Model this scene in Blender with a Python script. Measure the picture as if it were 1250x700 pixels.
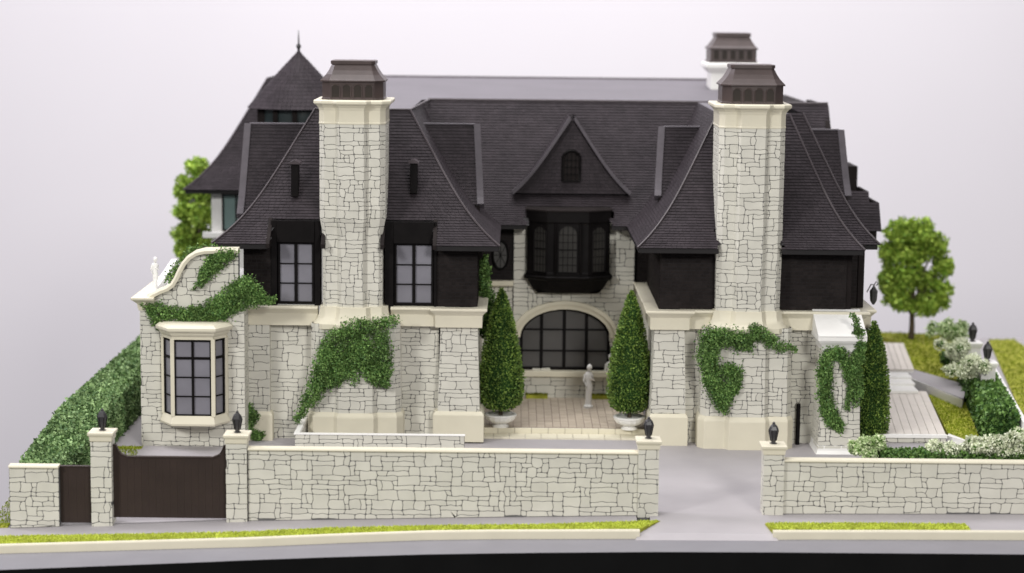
import bpy, bmesh, math, random
import numpy as np
from mathutils import Vector

S = 0.001            # everything below is written in millimetres of the scale model
RNG = random.Random(7)
NP = np.random.default_rng(11)
for o in list(bpy.data.objects):
    bpy.data.objects.remove(o)
scene = bpy.context.scene
COL = scene.collection

# ------------------------------------------------------------------ camera
PITCH, ROLL, FPX = math.radians(7.86), math.radians(0.6), 2500.0
CAM = (0.0, -2500.0, 637.0)
_cp, _sp, _ca, _sa = math.cos(PITCH), math.sin(PITCH), math.cos(ROLL), math.sin(ROLL)
FWD = (0, _cp, -_sp)
RGT = (_ca, _sp * _sa, _cp * _sa)
UPV = (-_sa, _sp * _ca, _cp * _ca)
cam_data = bpy.data.cameras.new('camera')
cam = bpy.data.objects.new('camera', cam_data)
COL.objects.link(cam)
from mathutils import Matrix
cam.matrix_world = Matrix(((RGT[0], UPV[0], -FWD[0], CAM[0] * S),
                           (RGT[1], UPV[1], -FWD[1], CAM[1] * S),
                           (RGT[2], UPV[2], -FWD[2], CAM[2] * S),
                           (0, 0, 0, 1)))
cam_data.sensor_width = 36
cam_data.lens = 72
cam_data.clip_start = 0.01
cam_data.clip_end = 60
cam_data.dof.use_dof = True
cam_data.dof.focus_distance = 2.76
cam_data.dof.aperture_fstop = 4.2
scene.camera = cam

# ------------------------------------------------------------------ world, lamps, exposure
w = bpy.data.worlds.new('World')
scene.world = w
w.use_nodes = True
bg = w.node_tree.nodes['Background']
bg.inputs[0].default_value = (0.93, 0.92, 1.0, 1)
bg.inputs[1].default_value = 0.15

def area(name, loc, target, size, power, col, sy=None):
    d = bpy.data.lights.new(name, 'AREA')
    d.energy = power
    d.color = col
    d.size = size
    if sy:
        d.shape = 'RECTANGLE'
        d.size_y = sy
    o = bpy.data.objects.new(name, d)
    o.location = loc
    o.rotation_euler = (Vector(target) - Vector(loc)).to_track_quat('-Z', 'Y').to_euler()
    COL.objects.link(o)
    return o
area('ceiling_softbox', (-0.4, 0.0, 2.8), (0.0, 0.45, 0.0), 2.0, 54, (1.0, 0.985, 0.98), 1.5)
area('left_softbox', (-2.3, -2.3, 1.8), (0.0, 0.4, 0.2), 0.5, 66, (1.0, 0.985, 0.96))
area('right_softbox', (1.0, -3.0, 1.55), (0.1, 0.4, 0.15), 0.5, 58, (1.0, 0.975, 0.94))
area('rear_softbox', (-2.5, 1.0, 2.1), (-0.2, 0.8, 0.4), 0.9, 46, (0.94, 0.90, 1.0))
area('backdrop_lamp', (0.3, 1.7, 3.2), (0.3, 4.0, 0.5), 2.6, 114, (1.0, 0.97, 1.0))
scene.view_settings.view_transform = 'Standard'
scene.view_settings.look = 'None'
scene.view_settings.gamma = 1
scene.view_settings.exposure = 0.0

# ------------------------------------------------------------------ projection helpers (photo pixel -> point on a real plane)
def _ray(px, py):
    a, b = px - 625, -(py - 350)
    return [FWD[i] * FPX + RGT[i] * a + UPV[i] * b for i in range(3)]
def P(px, py, Y):
    d = _ray(px, py)
    t = (Y - CAM[1]) / d[1]
    return (CAM[0] + t * d[0], CAM[2] + t * d[2])
def G(px, py, z):
    d = _ray(px, py)
    t = (z - CAM[2]) / d[2]
    return (CAM[0] + t * d[0], CAM[1] + t * d[1])
def proj(p):
    v = [p[i] - CAM[i] for i in range(3)]
    dz = sum(v[i] * FWD[i] for i in range(3))
    return (625 + FPX * sum(v[i] * RGT[i] for i in range(3)) / dz, 350 - FPX * sum(v[i] * UPV[i] for i in range(3)) / dz)
def fz(x):
    return float(np.interp(x, [-720, -625, -328, 0, 162, 343, 643, 1200], [-25, -20.5, -8, 0.5, 4, 8, 11, 14]))
def ground(x, y):
    t = min(max(y / 300.0, 0), 1)
    return fz(x) * (1 - t) + 10 * t
def GF(px, py, dz=0.0):
    z = 0.0
    for _ in range(8):
        x, y = G(px, py, z + dz)
        z = fz(x)
    return (x, y)

# ------------------------------------------------------------------ materials
def mat(name, col, rough=0.6, var=0.08, scale=60.0, bump=0.0, bscale=900.0, spec=0.35, rnd=0.0, island=0.0, col2=None, metallic=0.0, trans=0.0):
    m = bpy.data.materials.new(name)
    m.use_nodes = True
    nt = m.node_tree
    N, L = nt.nodes, nt.links
    b = N['Principled BSDF']
    b.inputs['Roughness'].default_value = rough
    b.inputs['Specular IOR Level'].default_value = spec
    b.inputs['Metallic'].default_value = metallic
    geo = N.new('ShaderNodeNewGeometry')
    nz = N.new('ShaderNodeTexNoise')
    nz.inputs['Scale'].default_value = scale
    nz.inputs['Detail'].default_value = 5
    L.new(geo.outputs['Position'], nz.inputs['Vector'])
    mr = N.new('ShaderNodeMapRange')
    mr.inputs[1].default_value = 0.3
    mr.inputs[2].default_value = 0.7
    mr.inputs[3].default_value = 1 - var
    mr.inputs[4].default_value = 1 + var
    L.new(nz.outputs['Fac'], mr.inputs[0])
    val = mr.outputs[0]
    def mul(a, bsock):
        q = N.new('ShaderNodeMath')
        q.operation = 'MULTIPLY'
        L.new(a, q.inputs[0])
        L.new(bsock, q.inputs[1])
        return q.outputs[0]
    if rnd:
        oi = N.new('ShaderNodeObjectInfo')
        m2 = N.new('ShaderNodeMapRange')
        m2.inputs[3].default_value = 1 - rnd
        m2.inputs[4].default_value = 1 + rnd
        L.new(oi.outputs['Random'], m2.inputs[0])
        val = mul(val, m2.outputs[0])
    if island and not col2:
        m3 = N.new('ShaderNodeMapRange')
        m3.inputs[3].default_value = 1 - island
        m3.inputs[4].default_value = 1 + island
        L.new(geo.outputs['Random Per Island'], m3.inputs[0])
        val = mul(val, m3.outputs[0])
    mx = N.new('ShaderNodeVectorMath')
    mx.operation = 'SCALE'
    if col2:
        mc = N.new('ShaderNodeMix')
        mc.data_type = 'RGBA'
        mc.inputs[6].default_value = (*col, 1)
        mc.inputs[7].default_value = (*col2, 1)
        L.new(geo.outputs['Random Per Island'], mc.inputs[0])
        L.new(mc.outputs[2], mx.inputs[0])
    else:
        mx.inputs[0].default_value = col
    L.new(val, mx.inputs['Scale'])
    L.new(mx.outputs[0], b.inputs['Base Color'])
    if trans:
        b.inputs['Transmission Weight'].default_value = trans
    if bump:
        n2 = N.new('ShaderNodeTexNoise')
        n2.inputs['Scale'].default_value = bscale
        n2.inputs['Detail'].default_value = 4
        L.new(geo.outputs['Position'], n2.inputs['Vector'])
        bp = N.new('ShaderNodeBump')
        bp.inputs['Strength'].default_value = bump
        bp.inputs['Distance'].default_value = 0.0006
        L.new(n2.outputs['Fac'], bp.inputs['Height'])
        L.new(bp.outputs[0], b.inputs['Normal'])
    return m

M = {
    'stone': mat('cut_stone', (0.59, 0.575, 0.505), 0.55, 0.05, 40, 0.12, 500, rnd=0.05),
    'stone_i': mat('cut_stone_joined', (0.59, 0.575, 0.505), 0.55, 0.05, 40, 0.12, 500, island=0.05),
    'joint': mat('engraved_joint', (0.125, 0.123, 0.12), 0.8, 0.2, 80),
    'trim': mat('cream_trim', (0.66, 0.62, 0.49), 0.45, 0.03, 30, 0.05, 300),
    'white': mat('white_plastic', (0.80, 0.79, 0.76), 0.4, 0.03, 30, 0.05, 300),
    'roof': mat('dark_shingle', (0.033, 0.027, 0.0305), 0.62, 0.2, 35, 0.2, 900, spec=0.10, island=0.14),
    'roofbase': mat('roof_deck', (0.007, 0.0055, 0.006), 0.6, 0.2, 40),
    'siding': mat('dark_siding', (0.018, 0.0145, 0.014), 0.65, 0.2, 35, 0.2, 900, spec=0.06, island=0.2),
    'hip': mat('hip_capping', (0.058, 0.047, 0.051), 0.4, 0.15, 60),
    'verge': mat('verge_board', (0.080, 0.070, 0.080), 0.5, 0.12, 60),
    'lead': mat('flat_roof_lead', (0.14, 0.13, 0.145), 0.6, 0.06, 12),
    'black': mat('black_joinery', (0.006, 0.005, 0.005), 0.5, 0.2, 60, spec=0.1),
    'brown': mat('brown_pot', (0.062, 0.045, 0.042), 0.42, 0.12, 60, 0.1, 500),
    'brownd': mat('brown_niche_shade', (0.020, 0.014, 0.010), 0.6, 0.15, 60),  # cap brown darkened to suggest the shade inside a recess
    'gate': mat('gate_brown', (0.030, 0.019, 0.015), 0.5, 0.10, 30, 0.15, 300, rnd=0.05),
    'lamp': mat('lantern_metal', (0.035, 0.034, 0.036), 0.4, 0.15, 90, spec=0.5),
    'pane': mat('frosted_pane', (0.20, 0.195, 0.22), 0.22, 0.10, 25, spec=0.5, rnd=0.10),
    'paned': mat('dim_pane', (0.085, 0.082, 0.078), 0.28, 0.10, 25, spec=0.5, rnd=0.12),
    'paneg': mat('green_pane', (0.15, 0.22, 0.21), 0.2, 0.10, 25, spec=0.5),
    'panet': mat('turret_pane', (0.022, 0.032, 0.033), 0.3, 0.10, 25, spec=0.4),
    'pane_o': mat('oriel_pane', (0.035, 0.033, 0.03), 0.3, 0.10, 25, spec=0.3),
    'pave': mat('pavement_grey', (0.36, 0.34, 0.35), 0.6, 0.09, 9, 0.15, 500),
    'road': mat('road_grey', (0.21, 0.205, 0.22), 0.6, 0.06, 14, 0.1, 400),
    'board': mat('board_edge_black', (0.004, 0.004, 0.004), 0.7, 0.2, 20, spec=0.1),
    'tile': mat('courtyard_tile', (0.42, 0.36, 0.285), 0.6, 0.08, 30, 0.1, 400, island=0.08),
    'tilej': mat('tile_joint', (0.22, 0.17, 0.15), 0.8, 0.15, 60),
    'plank': mat('terrace_plank', (0.68, 0.63, 0.57), 0.6, 0.05, 30, 0.1, 400, rnd=0.05),
    'grass': mat('flock_grass', (0.40, 0.47, 0.05), 0.8, 0.2, 60, spec=0.1, col2=(0.60, 0.67, 0.12)),
    'lawn': mat('flock_lawn', (0.18, 0.23, 0.016), 0.8, 0.25, 40, spec=0.1, col2=(0.30, 0.36, 0.035)),
    'moss': mat('flock_moss', (0.14, 0.15, 0.02), 0.8, 0.25, 40, spec=0.1, col2=(0.20, 0.21, 0.03)),
    'soil': mat('grass_mat', (0.30, 0.31, 0.035), 0.9, 0.3, 50, 0.4, 600),
    'hedge': mat('hedge_leaf', (0.05, 0.115, 0.034), 0.55, 0.3, 25, spec=0.3, col2=(0.28, 0.41, 0.17)),
    'ivy': mat('ivy_leaf', (0.05, 0.125, 0.03), 0.55, 0.3, 40, spec=0.3, col2=(0.22, 0.36, 0.10)),
    'cone': mat('conifer_leaf', (0.04, 0.10, 0.016), 0.55, 0.3, 40, spec=0.3, col2=(0.22, 0.32, 0.06)),
    'box': mat('boxwood_leaf', (0.03, 0.085, 0.018), 0.5, 0.3, 40, spec=0.35, col2=(0.17, 0.30, 0.07)),
    'pale': mat('pale_bloom', (0.50, 0.57, 0.36), 0.65, 0.2, 40, spec=0.2, col2=(0.85, 0.86, 0.70)),
    'pgreen': mat('pale_leaf', (0.26, 0.42, 0.13), 0.6, 0.2, 40, spec=0.2, col2=(0.68, 0.74, 0.48)),
    'tree': mat('tree_leaf', (0.15, 0.28, 0.03), 0.55, 0.3, 25, spec=0.3, col2=(0.42, 0.56, 0.09)),
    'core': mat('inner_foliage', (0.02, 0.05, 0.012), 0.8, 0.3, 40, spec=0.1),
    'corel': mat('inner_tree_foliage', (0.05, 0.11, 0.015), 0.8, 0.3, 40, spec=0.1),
    'bark': mat('bark', (0.085, 0.065, 0.045), 0.8, 0.3, 120, 0.4, 700),
    'back': mat('backdrop_paper', (0.80, 0.775, 0.80), 0.9, 0.015, 1.2, spec=0.05),
}

# ------------------------------------------------------------------ object helpers
BASE = {}
def root(name, label, cat, base, group=None):
    o = bpy.data.objects.new(name, None)
    o.empty_display_size = 0.01
    COL.objects.link(o)
    o.location = [c * S for c in base]
    BASE[o.name] = tuple(base)
    o['label'] = label
    o['category'] = cat
    if group:
        o['group'] = group
    return o
def tag(o, label, cat, group=None):
    o['label'] = label
    o['category'] = cat
    if group:
        o['group'] = group
    return o
def kind(o, k):
    o['kind'] = k
    return o

class MB:
    def __init__(self):
        self.v, self.f = [], []
    def add(self, vs, fs):
        n = len(self.v)
        self.v += [tuple(p) for p in vs]
        self.f += [tuple(i + n for i in f) for f in fs]
        return self
    def box(self, x0, x1, y0, y1, z0, z1):
        return self.add([(x, y, z) for z in (z0, z1) for y in (y0, y1) for x in (x0, x1)],
                        [(0, 2, 3, 1), (4, 5, 7, 6), (0, 1, 5, 4), (1, 3, 7, 5), (3, 2, 6, 7), (2, 0, 4, 6)])
    def prism(self, pts, d):
        """planar polygon of 3D points extruded by vector d"""
        n = len(pts)
        vs = list(pts) + [(p[0] + d[0], p[1] + d[1], p[2] + d[2]) for p in pts]
        fs = [tuple(range(n)), tuple(range(2 * n - 1, n - 1, -1))]
        fs += [(i, (i + 1) % n, (i + 1) % n + n, i + n) for i in range(n)]
        return self.add(vs, fs)
    def lathe(self, c, prof, n=16, flute=0, fa=0.0, sx=1, sy=1):
        vs, fs = [], []
        for r, z in prof:
            for i in range(n):
                a = 2 * math.pi * i / n
                rr = r * (1 + fa * math.cos(flute * a)) if flute else r
                vs.append((c[0] + rr * math.cos(a) * sx, c[1] + rr * math.sin(a) * sy, c[2] + z))
        for j in range(len(prof) - 1):
            for i in range(n):
                k = (i + 1) % n
                fs.append((j * n + i, j * n + k, (j + 1) * n + k, (j + 1) * n + i))
        fs.append(tuple(range(n)))
        fs.append(tuple(range((len(prof) - 1) * n, len(prof) * n)))
        return self.add(vs, fs)
    def tube(self, pts, r, n=6, r2=None, sq=False):
        pts = [Vector(p) for p in pts]
        vs, fs = [], []
        m = len(pts)
        for j, p in enumerate(pts):
            t = (pts[min(j + 1, m - 1)] - pts[max(j - 1, 0)]).normalized()
            ref = Vector((0, 0, 1)) if abs(t.z) < 0.9 else Vector((0, 1, 0))
            a = t.cross(ref).normalized()
            b = t.cross(a)
            rr = r if r2 is None else r + (r2 - r) * j / max(m - 1, 1)
            for i in range(n):
                an = 2 * math.pi * (i + 0.5) / n
                vs.append(p + a * (rr * math.cos(an)) + b * (rr * math.sin(an)))
        for j in range(m - 1):
            for i in range(n):
                k = (i + 1) % n
                fs.append((j * n + i, j * n + k, (j + 1) * n + k, (j + 1) * n + i))
        fs.append(tuple(range(n)))
        fs.append(tuple(range((m - 1) * n, m * n)))
        return self.add(vs, fs)
    def sweep(self, path, prof, closed=False):
        """profile (outward offset, z) carried along a plan polyline with mitred corners"""
        mt = miters(path, closed)
        n, m = len(path), len(prof)
        vs = [(path[i][0] + mt[i][0] * o, path[i][1] + mt[i][1] * o, z) for o, z in prof for i in range(n)]
        fs = []
        ni = n if closed else n - 1
        mj = m - 1 if closed else m
        for j in range(mj):
            j2 = (j + 1) % m
            for i in range(ni):
                k = (i + 1) % n
                fs.append((j * n + i, j * n + k, j2 * n + k, j2 * n + i))
        if closed:
            fs += [tuple(range(n)), tuple(range((m - 1) * n, m * n))]
        else:
            fs += [tuple(j * n for j in range(m)), tuple(j * n + n - 1 for j in range(m))]
        return self.add(vs, fs)
    def build(self, name, m, parent=None, base=None, smooth=False, bevel=0.0, recalc=True):
        b = base
        if parent is not None:
            b = BASE[parent.name]
        if b is None:
            xs = [p[0] for p in self.v]
            ys = [p[1] for p in self.v]
            b = ((min(xs) + max(xs)) / 2, (min(ys) + max(ys)) / 2, min(p[2] for p in self.v))
        me = bpy.data.meshes.new(name)
        me.from_pydata([((p[0] - b[0]) * S, (p[1] - b[1]) * S, (p[2] - b[2]) * S) for p in self.v], [], self.f)
        if recalc:
            bm = bmesh.new()
            bm.from_mesh(me)
            bmesh.ops.recalc_face_normals(bm, faces=bm.faces)
            bm.to_mesh(me)
            bm.free()
        if smooth:
            me.polygons.foreach_set('use_smooth', [True] * len(me.polygons))
        me.materials.append(m)
        o = bpy.data.objects.new(name, me)
        COL.objects.link(o)
        if parent is not None:
            o.parent = parent
        else:
            o.location = [c * S for c in b]
        BASE[o.name] = tuple(b)
        if bevel:
            md = o.modifiers.new('bevel', 'BEVEL')
            md.width = bevel * S
            md.segments = 2
            md.limit_method = 'ANGLE'
            md.angle_limit = math.radians(35)
        if smooth:
            try:
                md = o.modifiers.new('edge', 'EDGE_SPLIT')
                md.split_angle = math.radians(40)
            except Exception:
                pass
        return o

def miters(path, closed):
    n = len(path)
    out = []
    def nrm(a, b):
        dx, dy = b[0] - a[0], b[1] - a[1]
        l = math.hypot(dx, dy) or 1
        return (dy / l, -dx / l)
    for i in range(n):
        n1 = nrm(path[i - 1], path[i]) if (i > 0 or closed) else None
        n2 = nrm(path[i], path[(i + 1) % n]) if (i < n - 1 or closed) else None
        if n1 is None:
            out.append(n2)
        elif n2 is None:
            out.append(n1)
        else:
            d = 1 + n1[0] * n2[0] + n1[1] * n2[1]
            d = max(d, 0.35)
            out.append(((n1[0] + n2[0]) / d, (n1[1] + n2[1]) / d))
    return out

# ------------------------------------------------------------------ stonework
class Plan:
    """a wall that follows a plan polyline; off(z) batters it outwards"""
    def __init__(self, path, off=lambda z: 0.0):
        self.p, self.off = path, off
        self.m = miters(path, False)
        self.c = [0.0]
        for a, b in zip(path, path[1:]):
            self.c.append(self.c[-1] + math.hypot(b[0] - a[0], b[1] - a[1]))
        self.len = self.c[-1]
    def at(self, u, z, out):
        c = self.c
        i = 0
        while i < len(c) - 2 and u > c[i + 1]:
            i += 1
        t = (u - c[i]) / max(c[i + 1] - c[i], 1e-6)
        o = self.off(z) + out
        x = [(self.p[k][0] + self.m[k][0] * o, self.p[k][1] + self.m[k][1] * o) for k in (i, i + 1)]
        return (x[0][0] + (x[1][0] - x[0][0]) * t, x[0][1] + (x[1][1] - x[0][1]) * t, z)

def layout(nu, nv, rng):
    occ = [[False] * nv for _ in range(nu)]
    sizes = [(2, 1, 3), (3, 1, 5), (4, 1, 4), (5, 1, 1.5), (2, 2, 3.2), (3, 2, 4), (4, 2, 2.6), (5, 2, 0.8), (3, 3, 0.5), (1, 1, 0.5), (1, 2, 0.7)]
    res = []
    for j in range(nv):
        for i in range(nu):
            if occ[i][j]:
                continue
            fit = []
            for w_, h_, p_ in sizes:
                if i + w_ > nu or j + h_ > nv:
                    continue
                if any(occ[i + a][j + b] for a in range(w_) for b in range(h_)):
                    continue
                fit.append((w_, h_, p_))
            if not fit:
                fit = [(1, 1, 1)]
            w_, h_, _ = rng.choices(fit, [q[2] for q in fit])[0]
            for a in range(w_):
                for b in range(h_):
                    occ[i + a][j + b] = True
            res.append((i, j, w_, h_))
    return res

def inset(pts, d):
    n = len(pts)
    out = []
    for i in range(n):
        a, b, c = pts[i - 1], pts[i], pts[(i + 1) % n]
        e1 = (b[0] - a[0], b[1] - a[1])
        e2 = (c[0] - b[0], c[1] - b[1])
        l1, l2 = math.hypot(*e1) or 1, math.hypot(*e2) or 1
        n1 = (-e1[1] / l1, e1[0] / l1)
        n2 = (-e2[1] / l2, e2[0] / l2)
        k = max(1 + n1[0] * n2[0] + n1[1] * n2[1], 0.5)
        out.append((b[0] + (n1[0] + n2[0]) / k * d, b[1] + (n1[1] + n2[1]) / k * d))
    return out

def stones(plan, u0, u1, z0, z1, seed, cell=(6.7, 6.1), warp=None, skip=None, joint=0.62, proud=0.48):
    rng = random.Random(seed)
    nu, nv = max(1, round((u1 - u0) / cell[0])), max(1, round((z1 - z0) / cell[1]))
    cu, cv = (u1 - u0) / nu, (z1 - z0) / nv
    jit = {}
    def node(i, j):
        if (i, j) not in jit:
            a = 0 if i in (0, nu) else rng.uniform(-1.5, 1.5)
            b = 0 if j in (0, nv) else rng.uniform(-1.0, 1.0)
            jit[(i, j)] = (u0 + i * cu + a, z0 + j * cv + b)
        return jit[(i, j)]
    res = []
    folds = plan.c[1:-1]
    for (i, j, w_, h_) in layout(nu, nv, rng):
        if skip and skip(u0 + (i + w_ / 2) * cu, z0 + (j + h_ / 2) * cv):
            continue
        ring = [node(i + a, j) for a in range(w_)] + [node(i + w_, j + b) for b in range(h_)] + \
               [node(i + w_ - a, j + h_) for a in range(w_)] + [node(i, j + h_ - b) for b in range(h_)]
        corner = {0, w_, w_ + h_, 2 * w_ + h_}
        r2 = []
        n = len(ring)
        for k, p in enumerate(ring):
            if k in corner:
                a, c = ring[k - 1], ring[(k + 1) % n]
                q = rng.uniform(0.10, 0.26)
                r2.append((p[0] + (a[0] - p[0]) * q, p[1] + (a[1] - p[1]) * q))
                r2.append((p[0] + (c[0] - p[0]) * q, p[1] + (c[1] - p[1]) * q))
            else:
                r2.append(p)
        if warp:
            r2 = [warp(*p) for p in r2]
            ar = sum(r2[k - 1][0] * r2[k][1] - r2[k][0] * r2[k - 1][1] for k in range(len(r2))) / 2
            if ar < 22 or max(p[1] for p in r2) - min(p[1] for p in r2) < 3.2:
                continue
            # drop doubled points
            r3 = []
            for p in r2:
                if not r3 or math.hypot(p[0] - r3[-1][0], p[1] - r3[-1][1]) > 0.5:
                    r3.append(p)
            r2 = r3
            if len(r2) < 4:
                continue
        lo = inset(r2, joint / 2)
        hi = inset(r2, joint / 2 + 0.35)
        cut = None
        for fc in folds:
            if min(p[0] for p in hi) + 0.3 < fc < max(p[0] for p in hi) - 0.3:
                def ins(rg):
                    o, idx = [], []
                    for k in range(len(rg)):
                        a, b = rg[k], rg[(k + 1) % len(rg)]
                        o.append(a)
                        if (a[0] - fc) * (b[0] - fc) < 0:
                            t = (fc - a[0]) / (b[0] - a[0])
                            idx.append(len(o))
                            o.append((fc, a[1] + (b[1] - a[1]) * t))
                    return o, idx
                l2, i1 = ins(lo)
                h2, i2 = ins(hi)
                if i1 == i2 and len(i1) == 2:
                    lo, hi = l2, h2
                    cut = (cut or []) + [fc]
        n = len(lo)
        pr = proud + rng.uniform(-0.15, 0.2)
        vs = [plan.at(p[0], p[1], 0.02) for p in lo] + [plan.at(p[0], p[1], pr) for p in hi]
        fs = [(k, (k + 1) % n, (k + 1) % n + n, k + n) for k in range(n)]
        if cut:
            bounds = [-1e9] + sorted(cut) + [1e9]
            for a, b in zip(bounds, bounds[1:]):
                f = [k + n for k in range(n) if a - 1e-4 <= hi[k][0] <= b + 1e-4]
                if len(f) > 2:
                    fs.append(tuple(f))
        else:
            fs.append(tuple(range(n, 2 * n)))
        res.append((vs, fs))
    return res

def put_stones(lst, parent):
    for vs, fs in lst:
        MB().add(vs, fs).build('stone', M['stone'], parent)

# ------------------------------------------------------------------ shingles
def shingles(parent, Lf, Rf, expo=5.2, wid=7.2, m='roof', mask=None, lift=0.9, seed=1, name='shingles', z_order=None):
    """lapped shingles between two edge curves L(t), R(t); t 0 = eave, 1 = top"""
    rng = random.Random(seed)
    N = 60
    pts = [(Vector(Lf(k / N)) + Vector(Rf(k / N))) / 2 for k in range(N + 1)]
    cum = [0.0]
    for a, b in zip(pts, pts[1:]):
        cum.append(cum[-1] + (b - a).length)
    n = max(2, round(cum[-1] / expo))
    ts = [float(np.interp(cum[-1] * k / n, cum, [q / N for q in range(N + 1)])) for k in range(n + 1)]
    deck, sh = MB(), MB()
    for k in range(n):
        t0, t1 = ts[k], ts[k + 1]
        tt = t1
        L0, R0, L1, R1 = Vector(Lf(t0)), Vector(Rf(t0)), Vector(Lf(t1)), Vector(Rf(t1))
        Lt, Rt = Vector(Lf(tt)), Vector(Rf(tt))
        nrm = (R0 - L0).cross(L1 - L0)
        if nrm.length < 1e-9:
            nrm = (R1 - L1).cross(L1 - L0)
        nrm.normalize()
        W = max((R0 - L0).length, (R1 - L1).length, 0.1)
        c = max(1, int(W / 12))
        for q in range(c):
            s0, s1 = q / c, (q + 1) / c
            mid = (L0.lerp(R0, (s0 + s1) / 2) + L1.lerp(R1, (s0 + s1) / 2)) / 2
            if mask and not mask(mid):
                continue
            deck.add([L0.lerp(R0, s0), L0.lerp(R0, s1), L1.lerp(R1, s1), L1.lerp(R1, s0)], [(0, 1, 2, 3)])
        x = -rng.random() * wid
        while x < W:
            ww = wid * rng.uniform(0.7, 1.3)
            a, b = max(x + 0.22, 0) / W, min(x + ww - 0.22, W) / W
            x += ww
            if b - a < 0.8 / W:
                continue
            mid = (L0.lerp(R0, (a + b) / 2) + L1.lerp(R1, (a + b) / 2)) / 2
            if mask and not mask(mid):
                continue
            li = lift * rng.uniform(0.8, 1.2)
            p0, p1 = L0.lerp(R0, a), L0.lerp(R0, b)
            q0, q1 = Lt.lerp(Rt, a), Lt.lerp(Rt, b)
            dn = (L1 - L0).normalized() * rng.uniform(0.6, 0.95)
            p0, p1 = p0, p1
            sh.add([p0 + dn + nrm * 0.05, p1 + dn + nrm * 0.05, p1 + dn + nrm * li, p0 + dn + nrm * li, q1 + nrm * 0.3, q0 + nrm * 0.3],
                   [(0, 1, 2, 3), (3, 2, 4, 5), (0, 3, 5), (1, 4, 2)])
    d = deck.build('roof_deck' if m == 'roof' else 'wall_board', M['roofbase'], parent, recalc=False)
    o = sh.build(name, M[m], d if parent.parent is None else parent, recalc=False)
    kind(o, 'stuff')
    return d

def flare(z):
    return 0.80 * z + 0.20 * (1 - (1 - z) ** 6)

# ------------------------------------------------------------------ foliage
def leaf_mesh(name, m, pts, nrm, size, parent=None, base=None, stick=0.7, jitter=0.9, aspect=0.55):
    """many small folded leaves at pts, pointing roughly along nrm"""
    pts = np.asarray(pts, float)
    nrm = np.asarray(nrm, float)
    n = len(pts)
    d = nrm * stick + NP.normal(0, 1, (n, 3)) * jitter * 0.6
    d /= np.linalg.norm(d, axis=1)[:, None] + 1e-9
    r = NP.normal(0, 1, (n, 3))
    s = np.cross(d, r)
    s /= np.linalg.norm(s, axis=1)[:, None] + 1e-9
    t = np.cross(d, s)
    L = size * NP.uniform(0.6, 1.3, n)[:, None]
    Wd = L * aspect * 0.5
    base_p = pts - d * L * 0.3
    v = np.stack([base_p, base_p + d * L * 0.5 + s * Wd + t * Wd * 0.4, base_p + d * L, base_p + d * L * 0.5 - s * Wd + t * Wd * 0.4], 1)
    b = np.array(BASE[parent.name] if parent is not None else base)
    v = ((v - b) * S).reshape(-1, 3)
    me = bpy.data.meshes.new(name)
    me.vertices.add(4 * n)
    me.vertices.foreach_set('co', v.ravel())
    idx = (np.arange(n)[:, None] * 4 + np.array([0, 1, 2, 0, 2, 3])).ravel()
    me.loops.add(6 * n)
    me.loops.foreach_set('vertex_index', idx)
    me.polygons.add(2 * n)
    me.polygons.foreach_set('loop_start', np.arange(2 * n) * 3)
    me.polygons.foreach_set('loop_total', np.full(2 * n, 3))
    me.update(calc_edges=True)
    me.materials.append(m)
    o = bpy.data.objects.new(name, me)
    COL.objects.link(o)
    if parent is not None:
        o.parent = parent
    else:
        o.location = [c * S for c in b]
    BASE[o.name] = tuple(b)
    return o

def bumpn(p, sc, seed=0.0):
    p = np.asarray(p, float) * sc + seed
    return (np.sin(p[:, 0] * 1.7 + 1.3 * np.sin(p[:, 1] * 1.1)) + np.sin(p[:, 1] * 1.9 + 1.1 * np.sin(p[:, 2] * 1.4)) + np.sin(p[:, 2] * 2.3 + 1.2 * np.sin(p[:, 0] * 1.6))) / 3

def ellipsoid_pts(c, r, n, shell=0.75):
    d = NP.normal(0, 1, (n, 3))
    d /= np.linalg.norm(d, axis=1)[:, None]
    k = NP.uniform(shell, 1.03, n)[:, None]
    return np.array(c) + d * k * np.array(r), d

# ================================================================== THE SETTING
b_ = MB()
b_.add([(-6000, 3600, -2500), (7000, 3600, -2500), (7000, 3600, 3600), (-6000, 3600, 3600)], [(0, 1, 2, 3)])
kind(b_.build('backdrop', M['back'], recalc=False), 'structure')

XL, XR, YF, YB = -655, 1150, -66, 1330
def gridsheet(x0, x1, y0, y1, nx, ny, dz, name, m, zf=ground):
    mb = MB()
    vs = [(x0 + (x1 - x0) * i / nx, y0 + (y1 - y0) * j / ny, 0) for j in range(ny + 1) for i in range(nx + 1)]
    vs = [(x, y, zf(x, y) + dz) for x, y, _ in vs]
    fs = [(j * (nx + 1) + i, j * (nx + 1) + i + 1, (j + 1) * (nx + 1) + i + 1, (j + 1) * (nx + 1) + i) for j in range(ny) for i in range(nx)]
    mb.add(vs, fs)
    return mb.build(name, m)
kind(gridsheet(XL, XR, 5, YB, 24, 30, 0, 'ground', M['pave']), 'structure')
def roadz(x, y):
    return fz(x) - 9
EDGE = [GF(px, py, -9) for px, py in ((-60, 699), (0, 696), (130, 691), (260, 686), (400, 680.5), (520, 677), (660, 675), (800, 674), (1000, 675), (1250, 677), (1400, 679))]
KERB = [GF(px, py) for px, py in ((-60, 669), (0, 667), (150, 663), (300, 659), (420, 654), (520, 650.5), (600, 649.5), (781, 649))]
KERB2 = [GF(px, py) for px, py in ((944, 650), (1100, 650), (1250, 650.5), (1400, 651))]
KALL = KERB + KERB2
def kerby(x):
    return float(np.interp(x, [p[0] for p in KALL], [p[1] for p in KALL]))
mb = MB()
xs_ = sorted(set([p[0] for p in EDGE] + [p[0] for p in KALL]))
vs = []
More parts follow.
